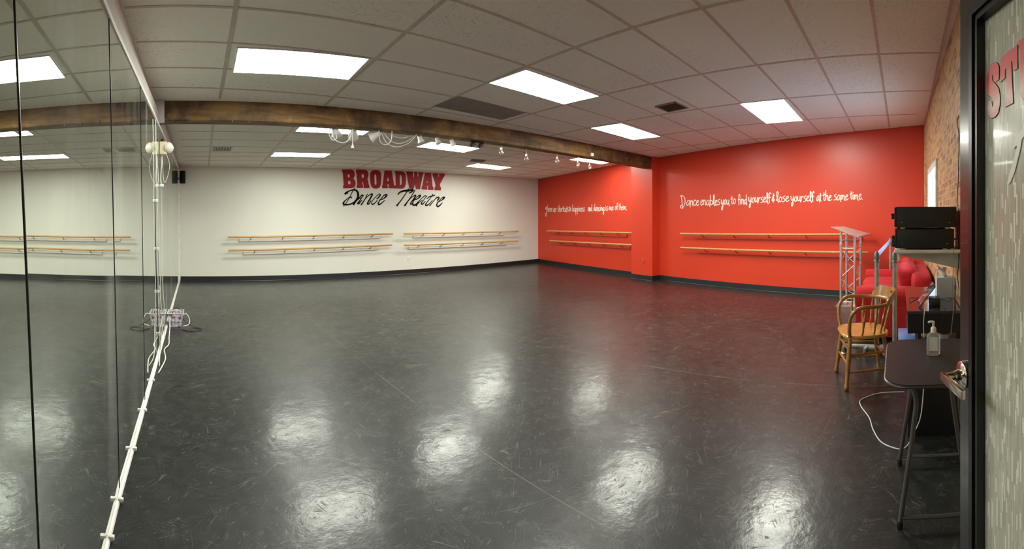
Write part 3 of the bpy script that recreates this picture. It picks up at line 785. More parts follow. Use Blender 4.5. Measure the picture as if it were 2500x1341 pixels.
def ribbon(mb, pts, widths, P, n, depth, k=6, base=0.0):
    """a flat brush stroke; pts in picture coordinates of P, width in metres"""
    W = [P(*p) for p in pts]
    n = Vector(n)
    if isinstance(widths, (int, float)): widths = [widths] * len(W)
    D = smooth_path(W, k)
    ws = []
    for i in range(len(W) - 1): ws += [widths[i] + (widths[i + 1] - widths[i]) * j / k for j in range(k)]
    ws.append(widths[-1])
    if len(W) < 3: ws = widths
    rings = []
    for i, p in enumerate(D):
        t_ = D[min(i + 1, len(D) - 1)] - D[max(i - 1, 0)]
        if t_.length < 1e-7: continue
        t_.normalize(); s_ = n.cross(t_) * ws[i] / 2
        e = t_ * ws[i] * .3 * (-1 if i == 0 else (1 if i == len(D) - 1 else 0))
        rings.append([p + e + s_ + n * base, p + e - s_ + n * base, p + e - s_ * .9 + n * depth, p + e + s_ * .9 + n * depth])
    mb.grid_faces(rings)

SCRIPT = [
 ([(405,528),(368,592),(320,690),(268,785),(205,885),(155,925)], .018),
 ([(205,655),(225,628),(300,590),(380,572),(440,580),(475,622),(486,690),(465,760),(415,825),(340,872),(250,893),(185,888),(160,865)], [.05,.035,.03,.035,.045,.055,.055,.05,.04,.035,.035,.04,.045]),
 ([(160,868),(185,820),(235,775),(290,735),(338,735)], [.045,.03,.02,.02,.04]), ([(205,658),(265,635)], [.04,.02]),
 ([(598,700),(570,682),(510,738),(440,815),(385,888)], [.03,.03,.025,.03,.045]), ([(382,892),(420,845),(480,780),(560,735)], .018), ([(590,690),(550,760),(495,840),(478,868),(510,862),(570,792)], [.018,.02,.035,.04,.03,.018]),
 ([(686,662),(640,760),(590,840),(553,892)], [.02,.02,.025,.035]), ([(560,885),(620,790),(700,705),(793,658),(760,740),(700,840),(690,880),(725,868),(765,805)], [.018,.018,.02,.035,.04,.035,.035,.03,.018]),
 ([(890,765),(935,730),(970,680),(945,660),(880,710),(805,795),(778,855),(800,885),(850,855),(905,790)], [.025,.035,.03,.02,.018,.018,.02,.04,.025,.015]),
 ([(950,785),(1030,765),(1100,705),(1100,675),(1050,690),(980,770),(928,850),(935,888),(985,868),(1066,795)], [.018,.025,.045,.045,.025,.02,.03,.045,.03,.015]),
 ([(1355,665),(1400,622),(1480,592),(1580,585),(1680,570),(1655,610),(1600,640)], [.03,.04,.05,.055,.05,.035,.03]), ([(1580,550),(1540,622),(1450,760),(1380,850),(1332,910)], [.03,.025,.025,.03,.05]),
 ([(1722,575),(1650,700),(1560,830),(1503,910)], [.025,.02,.03,.05]), ([(1503,905),(1580,805),(1660,725),(1738,688),(1705,760),(1640,845),(1632,885),(1690,860)], [.02,.018,.02,.035,.04,.03,.035,.02]),
 ([(1688,795),(1780,765),(1842,705),(1820,690),(1760,732),(1690,820),(1672,880),(1705,905),(1760,870),(1790,830)], [.018,.025,.045,.035,.02,.02,.035,.045,.03,.018]),
 ([(1978,712),(1940,700),(1860,765),(1790,850),(1752,912)], [.03,.025,.02,.03,.05]), ([(1756,905),(1810,850),(1880,800)], .018), ([(1972,712),(1905,800),(1862,865),(1890,882),(1945,822)], [.018,.02,.035,.035,.018]),
 ([(2118,665),(2050,760),(1980,850),(1952,895),(1980,910),(2040,872),(2105,800)], [.025,.02,.025,.035,.04,.025,.018]), ([(1982,765),(2050,712),(2095,705),(2155,688)], [.02,.03,.03,.025]),
 ([(2200,728),(2150,790),(2090,860),(2042,918)], [.025,.02,.02,.03]), ([(2100,850),(2170,765),(2238,728),(2245,755),(2212,800)], [.015,.02,.03,.04,.035]),
 ([(2200,838),(2290,805),(2362,745),(2350,730),(2290,762),(2222,850),(2198,905),(2230,932),(2285,890),(2318,850)], [.018,.025,.045,.035,.02,.025,.045,.045,.03,.018]),
]
t = MB()
for pts, wd in SCRIPT: ribbon(t, pts, wd, C1, (0, -1, 0), .006)
o = t.build('wall_lettering', m_letterblack, smooth=False); tag(o, 'flowing black script letters painted below the red letters on the white wall', 'wall letters')

# handwriting: strokes of each letter; x in letter widths, y: 0 baseline, 1 x-height, 2 ascender, -1 descender
GL = {
 'a': (.95, [[(.8,.85),(.5,1.0),(.15,.6),(.1,.15),(.35,.0),(.65,.35),(.8,.9)], [(.8,.9),(.78,.3),(.9,-.05),(1.05,-.3)]]),
 'b': (.85, [[(.15,1.9),(.15,1.0),(.12,.1)], [(.12,.5),(.45,.9),(.75,.6),(.6,.05),(.2,.05)]]),
 'c': (.7, [[(.65,.8),(.4,1.0),(.12,.6),(.15,.1),(.4,-.1),(.7,.15)]]),
 'd': (.9, [[(.7,.7),(.4,.95),(.12,.5),(.2,.05),(.5,.15),(.75,.8)], [(.72,1.9),(.74,.9),(.78,.1),(.95,-.15)]]),
 'e': (.75, [[(.12,.5),(.45,.6),(.62,.85),(.45,1.0),(.18,.75),(.12,.25),(.35,-.05),(.75,.25)]]),
 'f': (.6, [[(.65,1.65),(.5,1.95),(.3,1.6),(.28,.8),(.3,-.1)], [(.05,.85),(.6,1.0)]]),
 'g': (.85, [[(.75,.8),(.45,1.0),(.12,.55),(.35,.1),(.68,.5),(.75,.95)], [(.75,.95),(.68,.1),(.6,-.75),(.35,-1.1),(.2,-.7),(.5,-.2),(.9,.1)]]),
 'h': (.85, [[(.18,1.9),(.18,1.0),(.15,.0)], [(.15,.4),(.45,.95),(.66,.7),(.68,.1),(.85,-.15)]]),
 'i': (.4, [[(.2,.95),(.18,.2),(.38,.0)], [(.2,1.35),(.24,1.42)]]),
 'l': (.5, [[(.05,.1),(.35,.9),(.42,1.7),(.25,1.95),(.15,1.5),(.25,.4),(.5,-.25)]]),
 'm': (1.15, [[(.12,.95),(.14,.05)], [(.14,.5),(.35,.95),(.5,.7),(.5,.15)], [(.5,.55),(.75,.95),(.92,.7),(.9,.1),(1.15,-.15)]]),
 'n': (.85, [[(.12,.95),(.14,.05)], [(.14,.5),(.45,.95),(.64,.7),(.64,.1),(.8,-.1)]]),
 'o': (.75, [[(.4,.95),(.12,.6),(.18,.1),(.42,.0),(.66,.35),(.6,.8),(.4,.98)]]),
 'p': (.85, [[(.15,.95),(.14,.0),(.15,-.9)], [(.14,.5),(.45,.95),(.72,.6),(.55,.08),(.2,.1)]]),
 'r': (.65, [[(.12,.95),(.14,.05)], [(.14,.5),(.35,.9),(.62,.95)]]),
 's': (.7, [[(.62,1.1),(.3,.95),(.15,.7),(.45,.5),(.65,.3),(.4,.0),(.05,-.05)]]),
 't': (.55, [[(.28,1.5),(.26,.6),(.3,.08),(.5,.0)], [(.02,1.0),(.55,1.15)]]),
 'u': (.85, [[(.12,.95),(.12,.3),(.3,.0),(.6,.35),(.7,.95)], [(.7,.95),(.68,.2),(.85,-.25)]]),
 'y': (.85, [[(.1,1.0),(.14,.35),(.35,.15),(.62,.5),(.72,1.0)], [(.72,1.0),(.62,.0),(.5,-.8),(.3,-1.05),(.22,-.7),(.5,-.1),(.85,.2)]]),
 '&': (.85, [[(.75,1.2),(.35,1.05),(.3,.75),(.6,.65)], [(.6,.65),(.2,.5),(.15,.1),(.45,.0),(.8,.35)], [(.45,1.5),(.42,-.2)]]),
 '.': (.25, [[(.08,.05),(.14,.08)]]),
 'D': (1.7, [[(.1,1.75),(.6,1.85),(1.15,1.55),(1.4,.8),(1.2,.0),(.75,-.55),(.3,-.6),(.15,-.3),(.4,-.1),(.75,-.2)], [(.4,1.75),(.55,.8),(.75,-.75)]]),
 'T': (1.25, [[(1.0,1.35),(.6,1.4),(.15,1.05),(.05,.8),(.35,.75),(.85,1.15)], [(.85,1.3),(.8,.3),(.75,-.7),(.45,-1.3),(.1,-1.0),(.3,-.5),(.85,-.1)]]),
}
def write(t_, word, x0, x1, yb, xh, wd, P, n):
    mb = MB(); tot = sum(GL[c][0] for c in word); x = 0.0; k = (x1 - x0) / tot
    for i, c in enumerate(word):
        gw, strokes = GL[c]
        jig = math.sin(i * 2.3 + x0) * .05
        for s_ in strokes:
            ribbon(mb, [(x0 + (x + px) * k, yb - (py + jig) * xh) for px, py in s_], wd, P, n, .005, 4)
        x += gw
    o = mb.build('word', m_letterwhite, smooth=False); reparent(o, t_)
prn = lambda u, v: red(u, v, .0005)
C3 = crop(1640, 450, 9.615, prn); C4 = crop(1860, 450, 9.615, prn); C2 = crop(1320, 470, 10.417, prn)
mb = empty('wall_quotation', tuple(rw(7.3, 1.75)), 0, 'long handwritten white quotation on the near red wall above the barres', 'wall quotation')
for wd_, a, b, y in (('Dance', 190, 640, 492), ('enables', 672, 1135, 485), ('you', 1155, 1355, 478), ('to', 1388, 1505, 462), ('find', 1555, 1765, 468), ('yourself', 1800, 2320, 425), ('&', 2345, 2425, 405)):
    write(mb, wd_, a, b, y, 118, .017, C3, RN)
for wd_, a, b, y in (('lose', 335, 640, 405), ('yourself', 675, 1225, 398), ('at', 1285, 1395, 390), ('the', 1432, 1640, 375), ('same', 1692, 2030, 368), ('time.', 2068, 2368, 355)):
    write(mb, wd_, a, b, y, 118, .017, C4, RN)
mb = empty('wall_quotation', tuple(rw(2, 1.6)), 0, 'shorter handwritten white quotation on the far red wall, next to the back corner', 'wall quotation')
for wd_, a, b, y in (('There', 118, 300, 488), ('are', 325, 402, 488), ('shortcuts', 430, 712, 488), ('to', 722, 780, 480), ('happiness', 805, 1125, 482), ('and', 1200, 1312, 468), ('dancing', 1342, 1620, 462), ('is', 1635, 1712, 455), ('one', 1730, 1852, 450), ('of', 1885, 1965, 442), ('them.', 1982, 2195, 440)):
    write(mb, wd_, a, b, y, 88, .014, C2, RN)

# outlets
def outlet(p, n, m, lab):
    n = Vector(n); t = empty('wall_outlet', p, atan2(n.y, n.x) + pi / 2, lab, 'outlet')
    MB().box((-.035, -.006, -.057), (.035, 0, .057), bevel=.002).build('cover_plate', m, t)
    for z in (-.02, .02): MB().box((-.016, -.009, z - .014), (.016, -.005, z + .014), bevel=.003).build('socket', m, t)
outlet(pw(997, 631), (0, -1, 0), m_whiteplastic, 'small white electric outlet low on the white wall between the barres')
q_ = on_plane(1571, 638, rw(0, 0, off), RN); outlet(q_ + RN * .0005, RN, mat('red_plastic', (.55, .05, .025), .35), 'small red painted outlet low on the red column')

# ================================================================== STAGE LAMPS UNDER THE BEAM
by = lambda u: on_plane(u, 320, (0, 5.1, 0), Vector((0, 1, 0))).x
def uz(u, v, y=5.10):
    return on_plane(u, v, (0, y, 0), Vector((0, 1, 0)))
def par_lamp(u, v, tilt, rz, lab, s=1.0, dark=False):
    p = uz(u, v); top = zb(p.x)
    t = empty('stage_lamp', (p.x, BY(p.x) + .14, top), rz, lab, 'stage lamp', 'small lamps clipped under the beam')
    MB().box((-.025, -.02, -.03), (.025, .02, 0), bevel=.004).build('clamp', m_whiteplastic, t)
    drop = max(.05, top - p.z)
    M = Matrix.Translation((0, 0, -drop)) @ Matrix.Rotation(tilt, 4, 'X')
    MB().tube([(0, 0, -.02), (0, .01, -drop + .03 * s), (0, 0, -drop)], .008, 8).build('stem', m_whiteplastic, t)
    h = MB().lathe([(.0, .075 * s), (.028 * s, .07 * s), (.04 * s, .045 * s), (.045 * s, 0), (.062 * s, -.045 * s), (.07 * s, -.075 * s), (.064 * s, -.077 * s)], 20, M).build('lamp_shade', m_whiteplastic, t)
    MB().lathe([(.060 * s, -.070 * s), (.03 * s, -.062 * s), (0, -.058 * s)], 20, M).build('lamp_face', mat('lamp_glass_dark', (.10, .10, .09), .15), h)
par_lamp(822, 319, -.5, .2, 'leftmost white lamp head hanging below the beam')
par_lamp(866, 321, -.7, -.4, 'second white lamp head from the left below the beam', .95)
par_lamp(921, 324, 1.1, .9, 'white lamp head tilted sideways at the left end of the cable loops', .95)
par_lamp(1032, 330, -.35, .9, 'white lamp head at the right end of the cable loops', .7)
par_lamp(1075, 337, -.6, .3, 'small white lamp head right of the cable loops, close under the beam', .6)
par_lamp(1112, 340, -.6, .9, 'small white lamp head just left of the black lamps under the beam', .6)
p = uz(1172, 353)
t = empty('spotlight_bar', (p.x, BY(p.x) + .12, zb(p.x)), .1, 'short black spotlight fixture fixed under the middle of the beam', 'spotlight')
MB().box((-.11, -.02, -.02), (.11, .02, 0)).build('mounting_bar', m_blackm, t)
for x in (-.08, .07):
    MB().lathe([(.0, .05), (.025, .045), (.03, -.04), (.026, -.042)], 14, Matrix.Translation((x, 0, -.045)) @ Matrix.Rotation(1.2, 4, 'Y')).build('spot_head', m_blackm, t)
def bulb(u, v, lab, r=.036):
    p = uz(u, v); top = zb(p.x)
    t = empty('bare_bulb', (p.x, BY(p.x) + .14, top), 0, lab, 'light bulb', 'clear bulbs hanging under the beam')
    d = max(.06, top - p.z)
    MB().tube([(0, 0, 0), (.004, 0, -d + .04)], .003, 6).build('flex', m_cable, t)
    MB().lathe([(.012, .05), (.016, .045), (.016, .015), (.012, .012)], 12, Matrix.Translation((0, 0, -d))).build('socket', m_chrome, t)
    MB().lathe([(.010, .02), (.018, .008), (r * .9, -.012), (r, -.03), (r * .85, -.048), (r * .45, -.060), (0, -.064)], 16, Matrix.Translation((0, 0, -d))).build('glass', m_clear, t)
bulb(1235, 366, 'clear bulb right of the black spotlight fixture, leftmost of the bulbs')
bulb(1298, 382, 'clear bulb hanging lowest on a wire, second of the bulbs from the left', .034)
bulb(1375, 388, 'clear bulb left of the far ceiling light, third of the bulbs from the left')
bulb(1427, 398, 'clear bulb just below the white box on the beam', .03)
bulb(1457, 404, 'rightmost clear bulb, in front of the far ceiling light', .03)
p = on_plane(1441, 378, (0, 5.15, 0), Vector((0, 1, 0)))
o = MB().box((p.x - .035, BY(p.x) - .03, p.z - .03), (p.x + .035, BY(p.x) + .002, p.z + .03), bevel=.005).build('junction_box', m_whiteplastic); tag(o, 'small white box screwed to the front of the beam near the red column', 'junction box')
def loop(uvs, lab, r=.006, y_=5.02):
    pts = [uz(u, v, y_) for u, v in uvs]
    cable(pts, r, m_cable, lab, 'cable', 'cable', 'white cables looping under the beam')
loop([(806, 314), (804, 330), (812, 342), (822, 337), (818, 322)], 'small tight white cable loop at the leftmost lamp head under the beam')
loop([(812, 330), (820, 343), (838, 349), (852, 341), (860, 322)], 'white cable sagging between the two leftmost lamp heads')
loop([(925, 318), (928, 345), (942, 354), (955, 343), (957, 320)], 'narrow white cable loop nearest the tilted lamp head', y_=5.06)
loop([(930, 322), (945, 350), (970, 359), (1000, 348), (1020, 325)], 'lowest wide white cable loop under the beam', y_=5.10)
loop([(935, 321), (955, 345), (980, 350), (1005, 338), (1018, 322)], 'middle white cable loop under the beam', y_=5.14)
loop([(938, 320), (955, 330), (985, 337), (1015, 325)], 'shallow white cable loop close under the beam', y_=5.18)
p = uz(861, 358, 5.0)
o = MB().tube([uz(861, 316, 5.0), uz(861, 335, 5.0), uz(861, 352, 5.0)], .006, 8).build('pull_cord', m_cable); tag(o, 'white pull cord hanging straight down from the second lamp head', 'pull cord')
MB().lathe([(.006, .03), (.016, 0), (.020, -.02), (.008, -.022)], 12, Matrix.Translation(p)).build('cord_end', m_whiteplastic, o)

# ================================================================== DOOR
DP = Vector((1.138, -.162, 0)); DD = Vector((-.962, -.274, 0)).normalized(); DN = Vector((-DD.y * -1, 0, 0))
DN = Vector((DD.y, -DD.x, 0));
if DN.y < 0: DN = -DN
DRZ = atan2(DD.y, DD.x)
# local frame: x along the door from its free edge, y away from the camera side, z up
dx = DD; dyv = Vector((-DD.y, DD.x, 0))
side = 1.0 if dyv.dot(DN) > 0 else -1.0        # local y pointing into the room?
door = empty('door_1', DP, DRZ); tag(door, kind='structure')
th = .042; DW = .90; DH = 2.13
GX0, GZ0, GZ1 = .112, .30, 1.955
mb = MB(); fy0, fy1 = (-side * th, 0) if side > 0 else (0, -side * th)
lo_, hi_ = min(fy0, fy1), max(fy0, fy1)
for (x0, x1, z0, z1) in ((0, GX0 - .044, .01, DH), (DW - GX0 + .044, DW, .01, DH), (GX0 - .044, DW - GX0 + .044, GZ1 + .04, DH), (GX0 - .044, DW - GX0 + .044, .01, GZ0 - .04)):
    mb.box((x0, lo_, z0), (x1, hi_, z1))
mb.build('door_frame', m_doorblack, door, smooth=False)
mb = MB()
def stop(profile_pts):
    pass
g = .044
for (k, (inx, h)) in enumerate((((0.0, .014)), (.014, .020), (.026, .008), (.034, .012))):
    x0 = GX0 - g + inx; wdt = (.014, .012, .008, .010)[k]
    yy0, yy1 = (0, side * h * .6) if side > 0 else (side * h * .6, 0)
    yb0, yb1 = min(yy0, yy1) - .02, max(yy0, yy1)
    X0, X1, Z0, Z1 = x0, DW - x0, GZ0 - g + inx, GZ1 + g - inx
    if side < 0: yb0, yb1 = min(yy0, yy1), max(yy0, yy1) + .02
    mb.box((X0, yb0, Z0), (X0 + wdt, yb1, Z1)); mb.box((X1 - wdt, yb0, Z0), (X1, yb1, Z1)); mb.box((X0, yb0, Z1 - wdt), (X1, yb1, Z1)); mb.box((X0, yb0, Z0), (X1, yb1, Z0 + wdt))
mb.build('glazing_stop', m_stop, door, smooth=False)
MB().box((GX0 - .002, -side * .018 - .003, GZ0 - .01), (DW - GX0 + .002, -side * .018 + .003, GZ1 + .01)).build('glass_panel', m_streak, door, smooth=False)
# lever handle
hx, hz_ = .030, 1.092
Mh = Matrix.Translation((hx, 0, hz_))
hdl = MB().lathe([(.0, 0), (.033, 0), (.034, .004), (.033, .010), (.026, .014), (.013, .016), (.012, .03), (.0, .03)], 28, Mh @ Matrix.Rotation(-side * pi / 2, 4, 'X')).build('handle_rose', m_chrome, door)
mb = MB(); mb.tube([(hx, side * .012, hz_), (hx, side * .058, hz_)], .0105, 16); mb.tube([(hx, side * .014, hz_), (hx, side * .026, hz_)], .0135, 16)
mb.build('handle_neck', m_chrome, door)
mb = MB(); mb.box((hx - .012, min(side * .052, side * .064), hz_ - .011), (hx + .118, max(side * .052, side * .064), hz_ + .011), bevel=.003)
mb.build('handle_lever', m_chrome, door)
mb = MB(); mb.box((-.002, lo_ + .008, hz_ - .05), (.001, hi_ - .008, hz_ + .05)); mb.build('latch_plate', m_chrome, door, smooth=False)
# lettering on the glass
def on_door(u, v, off_=0.0):
    return on_plane(u, v, DP + DN * (off_ - .0145), DN)
def make_grad():
    m = bpy.data.materials.new('red_fading_print'); m.use_nodes = True; tt = NT(m)
    sp = tt.n.new('ShaderNodeSeparateXYZ'); tt.link(tt.coord(), sp.inputs[0])
    f = tt.math('DIVIDE', tt.math('SUBTRACT', sp.outputs[2], 1.71), .13)
    f = tt.math('ADD', f, tt.math('MULTIPLY', tt.math('SUBTRACT', tt.noise(tt.coord(), 22, 3), .5), .25))
    tt.link(tt.ramp(f, [(.05, (.74, .26, .20)), (.30, (.88, .60, .54)), (.50, (.80, .30, .24)), (.80, (.72, .065, .05))]), tt.b.inputs['Base Color'])
    tt.b.inputs['Roughness'].default_value = .35; return m
m_grad = make_grad()
CD = lambda off_: (lambda x, y: on_door(2380 + x / 3.525, 80 + y / 3.525, off_))
dl = [
 [[(180,256),(150,268),(128,300),(113,350),(104,420),(102,490),(110,535),(140,552),(162,580),(166,620),(158,642),(150,620),(147,590),(116,590),(110,650),(118,705),(145,738),(175,728),(203,690),(217,620),(219,545),(206,478),(180,440),(160,425),(150,395),(155,362),(164,368),(170,428),(207,408),(212,350),(210,290),(198,262)]],
 [[(225,232),(290,165),(370,103),(370,310),(332,332),(326,252),(317,240),(322,400),(332,605),(266,641),(274,460),(279,352),(271,300),(262,330),(262,388),(225,426)]],
 [[(384,75),(470,20),(470,110),(458,125),(458,470),(475,500),(500,470),(500,90),(488,85),(488,5),(570,-45),(570,60),(556,75),(556,500),(530,580),(475,610),(415,570),(394,530),(394,150),(386,140)]],
]
for L in dl:
    o = fill_outline('printed_letter', L, CD(.0005), DN, .0012, m_grad, None); reparent(o, door)
    cx_ = sum(p[0] for p in L[0]) / len(L[0]); cy__ = sum(p[1] for p in L[0]) / len(L[0])
    L2 = [[(x + (3 if x > cx_ else -2), y + (4 if y > cy__ else -3)) for x, y in L[0]]]
    o = fill_outline('letter_outline', L2, CD(.0001), DN, .0003, m_letterblack, None); reparent(o, door)
L = [[(430,770),(412,820),(400,850),(365,890),(345,930),(327,996),(340,999),(360,970),(366,985),(340,1085),(300,1220),(284,1290),(292,1307),(308,1290),(345,1200),(390,1020),(408,915),(440,880),(520,820),(520,740)]]
o = fill_outline('printed_script', L, CD(.0005), DN, .0012, mat('print_white', (.78, .76, .68), .35), None); reparent(o, door)

# ================================================================== FOLDING TABLE
def outline_round(x0, x1, y0, y1, r, k=8):
    pts = []
    for cx_, cy__, a0 in ((x1 - r, y1 - r, 0), (x0 + r, y1 - r, pi / 2), (x0 + r, y0 + r, pi), (x1 - r, y0 + r, 3 * pi / 2)):
        for j in range(k + 1): pts.append((cx_ + r * cos(a0 + pi / 2 * j / k), cy__ + r * sin(a0 + pi / 2 * j / k)))
    return pts
TX0, TX1, TY0, TY1, TZ = 1.955, 2.665, -.43, .055, .74
t = empty('folding_table', ((TX0 + TX1) / 2, (TY0 + TY1) / 2, 0), 0, 'small black folding table with rounded corners beside the open door', 'table')
ox, oy = (TX0 + TX1) / 2, (TY0 + TY1) / 2
m_tt = mat('table_charcoal', (.016, .016, .016), .45, spec=.5)
MB().prism(outline_round(TX0 - ox, TX1 - ox, TY0 - oy, TY1 - oy, .11), TZ - .012, TZ).build('table_top', m_tt, t, smooth=False)
mb = MB(); pl = outline_round(TX0 - ox - .003, TX1 - ox + .003, TY0 - oy - .003, TY1 - oy + .003, .112)
mb.tube([(x, y, TZ - .010) for x, y in pl] + [(pl[0][0], pl[0][1], TZ - .010)], .0065, 8); mb.build('edge_band', mat('edge_grey', (.035, .033, .032), .35), t)
m_tl = mat('grey_powder_coat', (.075, .08, .078), .4, .3)
for xf, sx in ((2.11 - ox, 1), (2.645 - ox, -1)):
    for yf, sy in ((-.010 - oy, -1), (-.385 - oy, 1)):
        P_ = [(xf + sx * .045, yf + sy * .050, TZ - .014), (xf + sx * .045, yf + sy * .060, TZ - .07), (xf + sx * .042, yf + sy * .080, .587), (xf + sx * .036, yf + sy * .072, .50), (xf + sx * .02, yf + sy * .042, .28), (xf, yf, .012)]
        lg = MB().tube(smooth_path(P_, 5), .0125, 12).build('leg', m_tl, t)
        MB().lathe([(.016, 0), (.018, .02), (.014, .035)], 12, Matrix.Translation((xf, yf, 0))).build('foot_cap', m_blackp, lg)
    MB().tube([(xf + sx * .003, -.385 - oy, .048), (xf + sx * .003, -.010 - oy, .048)], .010, 8).build('crossbar', m_tl, t)
# hand sanitiser bottle
bp = on_z(2279, 866, TZ)
t = empty('sanitizer_bottle', (bp.x, bp.y, TZ + .0005), atan2(-bp.x, bp.y) + .0, 'clear hand sanitizer pump bottle with white label on the black folding table', 'bottle')
def ov(w_, d_, z, n=24): return [Vector((w_ * math.copysign(abs(cos(2 * pi * k / n)) ** .6, cos(2 * pi * k / n)), d_ * math.copysign(abs(sin(2 * pi * k / n)) ** .6, sin(2 * pi * k / n)), z)) for k in range(n)]
S = .0008
RZ = atan2(bp.y, bp.x) + pi / 2
t.rotation_euler.z = RZ - pi + .0; t.scale = (1.14, 1.14, 1.10)
MB().grid_faces([ov(.026, .016, 0), ov(.031, .020, .006), ov(.032, .021, .02), ov(.032, .021, .085), ov(.029, .019, .098), ov(.016, .014, .108), ov(.012, .012, .112)]).build('bottle_body', m_clear, t)
MB().lathe([(.0135, .108), (.0135, .128), (.010, .133), (.0055, .135), (.0055, .152), (.007, .155), (.0, .156)], 20).build('pump_collar', m_whiteplastic, t)
MB().tube(smooth_path([(.004, 0, .157), (-.006, 0, .160), (-.018, 0, .159), (-.024, 0, .154)], 4), [.0055] * 12 + [.003], 8).build('pump_nozzle', m_whiteplastic, t)
lb = MB().box((-.018, .0205, .014), (.018, .0215, .078)).build('label', mat('label_white', (.80, .80, .76), .5, vary=.02), t, smooth=False)
MB().box((-.018, .0210, .008), (.018, .0218, .016)).build('label_band', m_blackp, lb, smooth=False)
mb = MB()
for k in range(4): mb.box((-.0165, .0212, .022 + k * .0045), (-.0125, .0219, .0250 + k * .0045))
mb.build('label_print', m_blackp, lb, smooth=False)

# ================================================================== WOODEN ARMCHAIR
cc = Vector((4.005, .315, 0)); fwd = Vector((-.32, .947, 0)).normalized()
t = empty('captains_chair', cc, atan2(fwd.y, fwd.x) - pi / 2, 'varnished oak armchair with turned spindles in front of the red sofa', 'chair')
# local: +y is the way the chair faces, x to its right
mb = MB(); N = 40; rings = []
def seat_ring(k, z):
    out = []
    for i in range(N):
        a = 2 * pi * i / N; c_, s_ = cos(a), sin(a)
        wx = .235 * math.copysign(abs(c_) ** .62, c_) * (1 + .03 * s_); wy = .215 * math.copysign(abs(s_) ** .62, s_)
        out.append(Vector((wx * k, wy * k, z)))
    return out
mb.grid_faces([seat_ring(.93, .415), seat_ring(.99, .422), seat_ring(1.0, .438), seat_ring(.97, .448), seat_ring(.80, .446), seat_ring(.5, .438), seat_ring(.15, .436)])
mb.build('seat', m_seat, t)
legp = [(0, .017), (.08, .018), (.3, .0205), (.55, .021), (.75, .018), (.88, .0155), (.93, .022), (.965, .023), (1.0, .014)]
F = {}
for nm, (x, y, xf, yf) in dict(fr=(.175, .155, .225, .20), fl=(-.175, .155, -.225, .20), br=(.15, -.15, .20, -.215), bl=(-.15, -.15, -.20, -.215)).items():
    F[nm] = (Vector((x, y, .42)), Vector((xf, yf, 0)))
    MB().turned(F[nm][0], F[nm][1], legp).build('leg', m_chair, t)
def lp(nm, z): a, b = F[nm]; return a.lerp(b, (.42 - z) / .42)
sp_ = [(0, .007), (.15, .009), (.5, .0125), (.85, .009), (1, .007)]
for a, b, z0, z1 in (('fl', 'fr', .32, .32), ('fl', 'fr', .20, .20), ('fl', 'bl', .28, .28), ('fl', 'bl', .14, .14), ('fr', 'br', .28, .28), ('fr', 'br', .14, .14), ('bl', 'br', .24, .24)):
    MB().turned(lp(a, z0), lp(b, z1), sp_, 10).build('stretcher', m_chair, t)
AZ = .70
# arm bow: from the seat front up, back along the side, round behind
def bow(th_): return Vector((.262 * sin(th_), -.02 - .235 * cos(th_), AZ))
pts = [Vector((.205, .165, .44)), Vector((.232, .175, .53)), Vector((.250, .165, .62)), Vector((.262, .12, .68)), Vector((.268, .05, AZ))]
arc = [bow(math.radians(a)) for a in (80, 60, 40, 20, 0, -20, -40, -60, -80)]
path = pts + arc + [Vector((-p.x, p.y, p.z)) for p in reversed(pts)]
MB().tube(smooth_path(path, 5), .0165, 12).build('arm_rail', m_chair, t)
# crest with hand hole
rings = []
mb = MB(); n1 = 26; rows = [AZ + .006, AZ + .035, AZ + .058, AZ + .082, AZ + .108]
def crest(th_, z, o_):
    k = (z - AZ) / .11
    r_ = 1.0 + .07 * k + o_
    return Vector((.262 * sin(th_) * r_, -.02 - .235 * cos(th_) * r_ - .012 * k, z))
A = [math.radians(-58 + 116 * i / n1) for i in range(n1 + 1)]
def topz(i, z):
    e = min(1, min(i, n1 - i) / 4.0); s_ = sin(pi / 2 * e); return AZ + (z - AZ) * (.35 + .65 * s_)
V = [[[mb.bm.verts.new(crest(A[i], topz(i, z), o_)) for z in rows] for i in range(n1 + 1)] for o_ in (0.0, .07)]
hole = {(i, j) for i in (12, 13) for j in (2,)}
for L_ in (0, 1):
    for i in range(n1):
        for j in range(len(rows) - 1):
            if (i, j) in hole: continue
            mb.bm.faces.new((V[L_][i][j], V[L_][i + 1][j], V[L_][i + 1][j + 1], V[L_][i][j + 1]))
def side_q(a, b): mb.bm.faces.new((V[0][a[0]][a[1]], V[0][b[0]][b[1]], V[1][b[0]][b[1]], V[1][a[0]][a[1]]))
R4 = len(rows) - 1
for i in range(n1): side_q((i, 0), (i + 1, 0)); side_q((i, R4), (i + 1, R4))
for j in range(R4): side_q((0, j), (0, j + 1)); side_q((n1, j), (n1, j + 1))
for e in (((12, 2), (13, 2)), ((13, 2), (14, 2)), ((12, 3), (13, 3)), ((13, 3), (14, 3)), ((12, 2), (12, 3)), ((14, 2), (14, 3))): side_q(*e)
mb.build('crest_rail', m_chair, t)
spin = [(0, .008), (.06, .010), (.10, .009), (.14, .0125), (.16, .009), (.20, .0125), (.22, .009), (.40, .0115), (.52, .012), (.55, .009), (.58, .013), (.61, .009), (.64, .013), (.67, .009), (.70, .0125), (.73, .009), (.9, .0075), (1, .006)]
for a in (-78, -55, -33, -11, 11, 33, 55, 78):
    th_ = math.radians(a); top = bow(th_) - Vector((0, 0, .01))
    bot = Vector((.205 * sin(th_), -.01 - .185 * cos(th_) + .0, .442))
    MB().turned(bot, top, spin, 12).build('spindle', m_chair, t)
for sx in (-1, 1):
    MB().turned(Vector((.215 * sx, .06, .442)), Vector((.266 * sx, .035, AZ - .008)), spin, 12).build('spindle', m_chair, t)

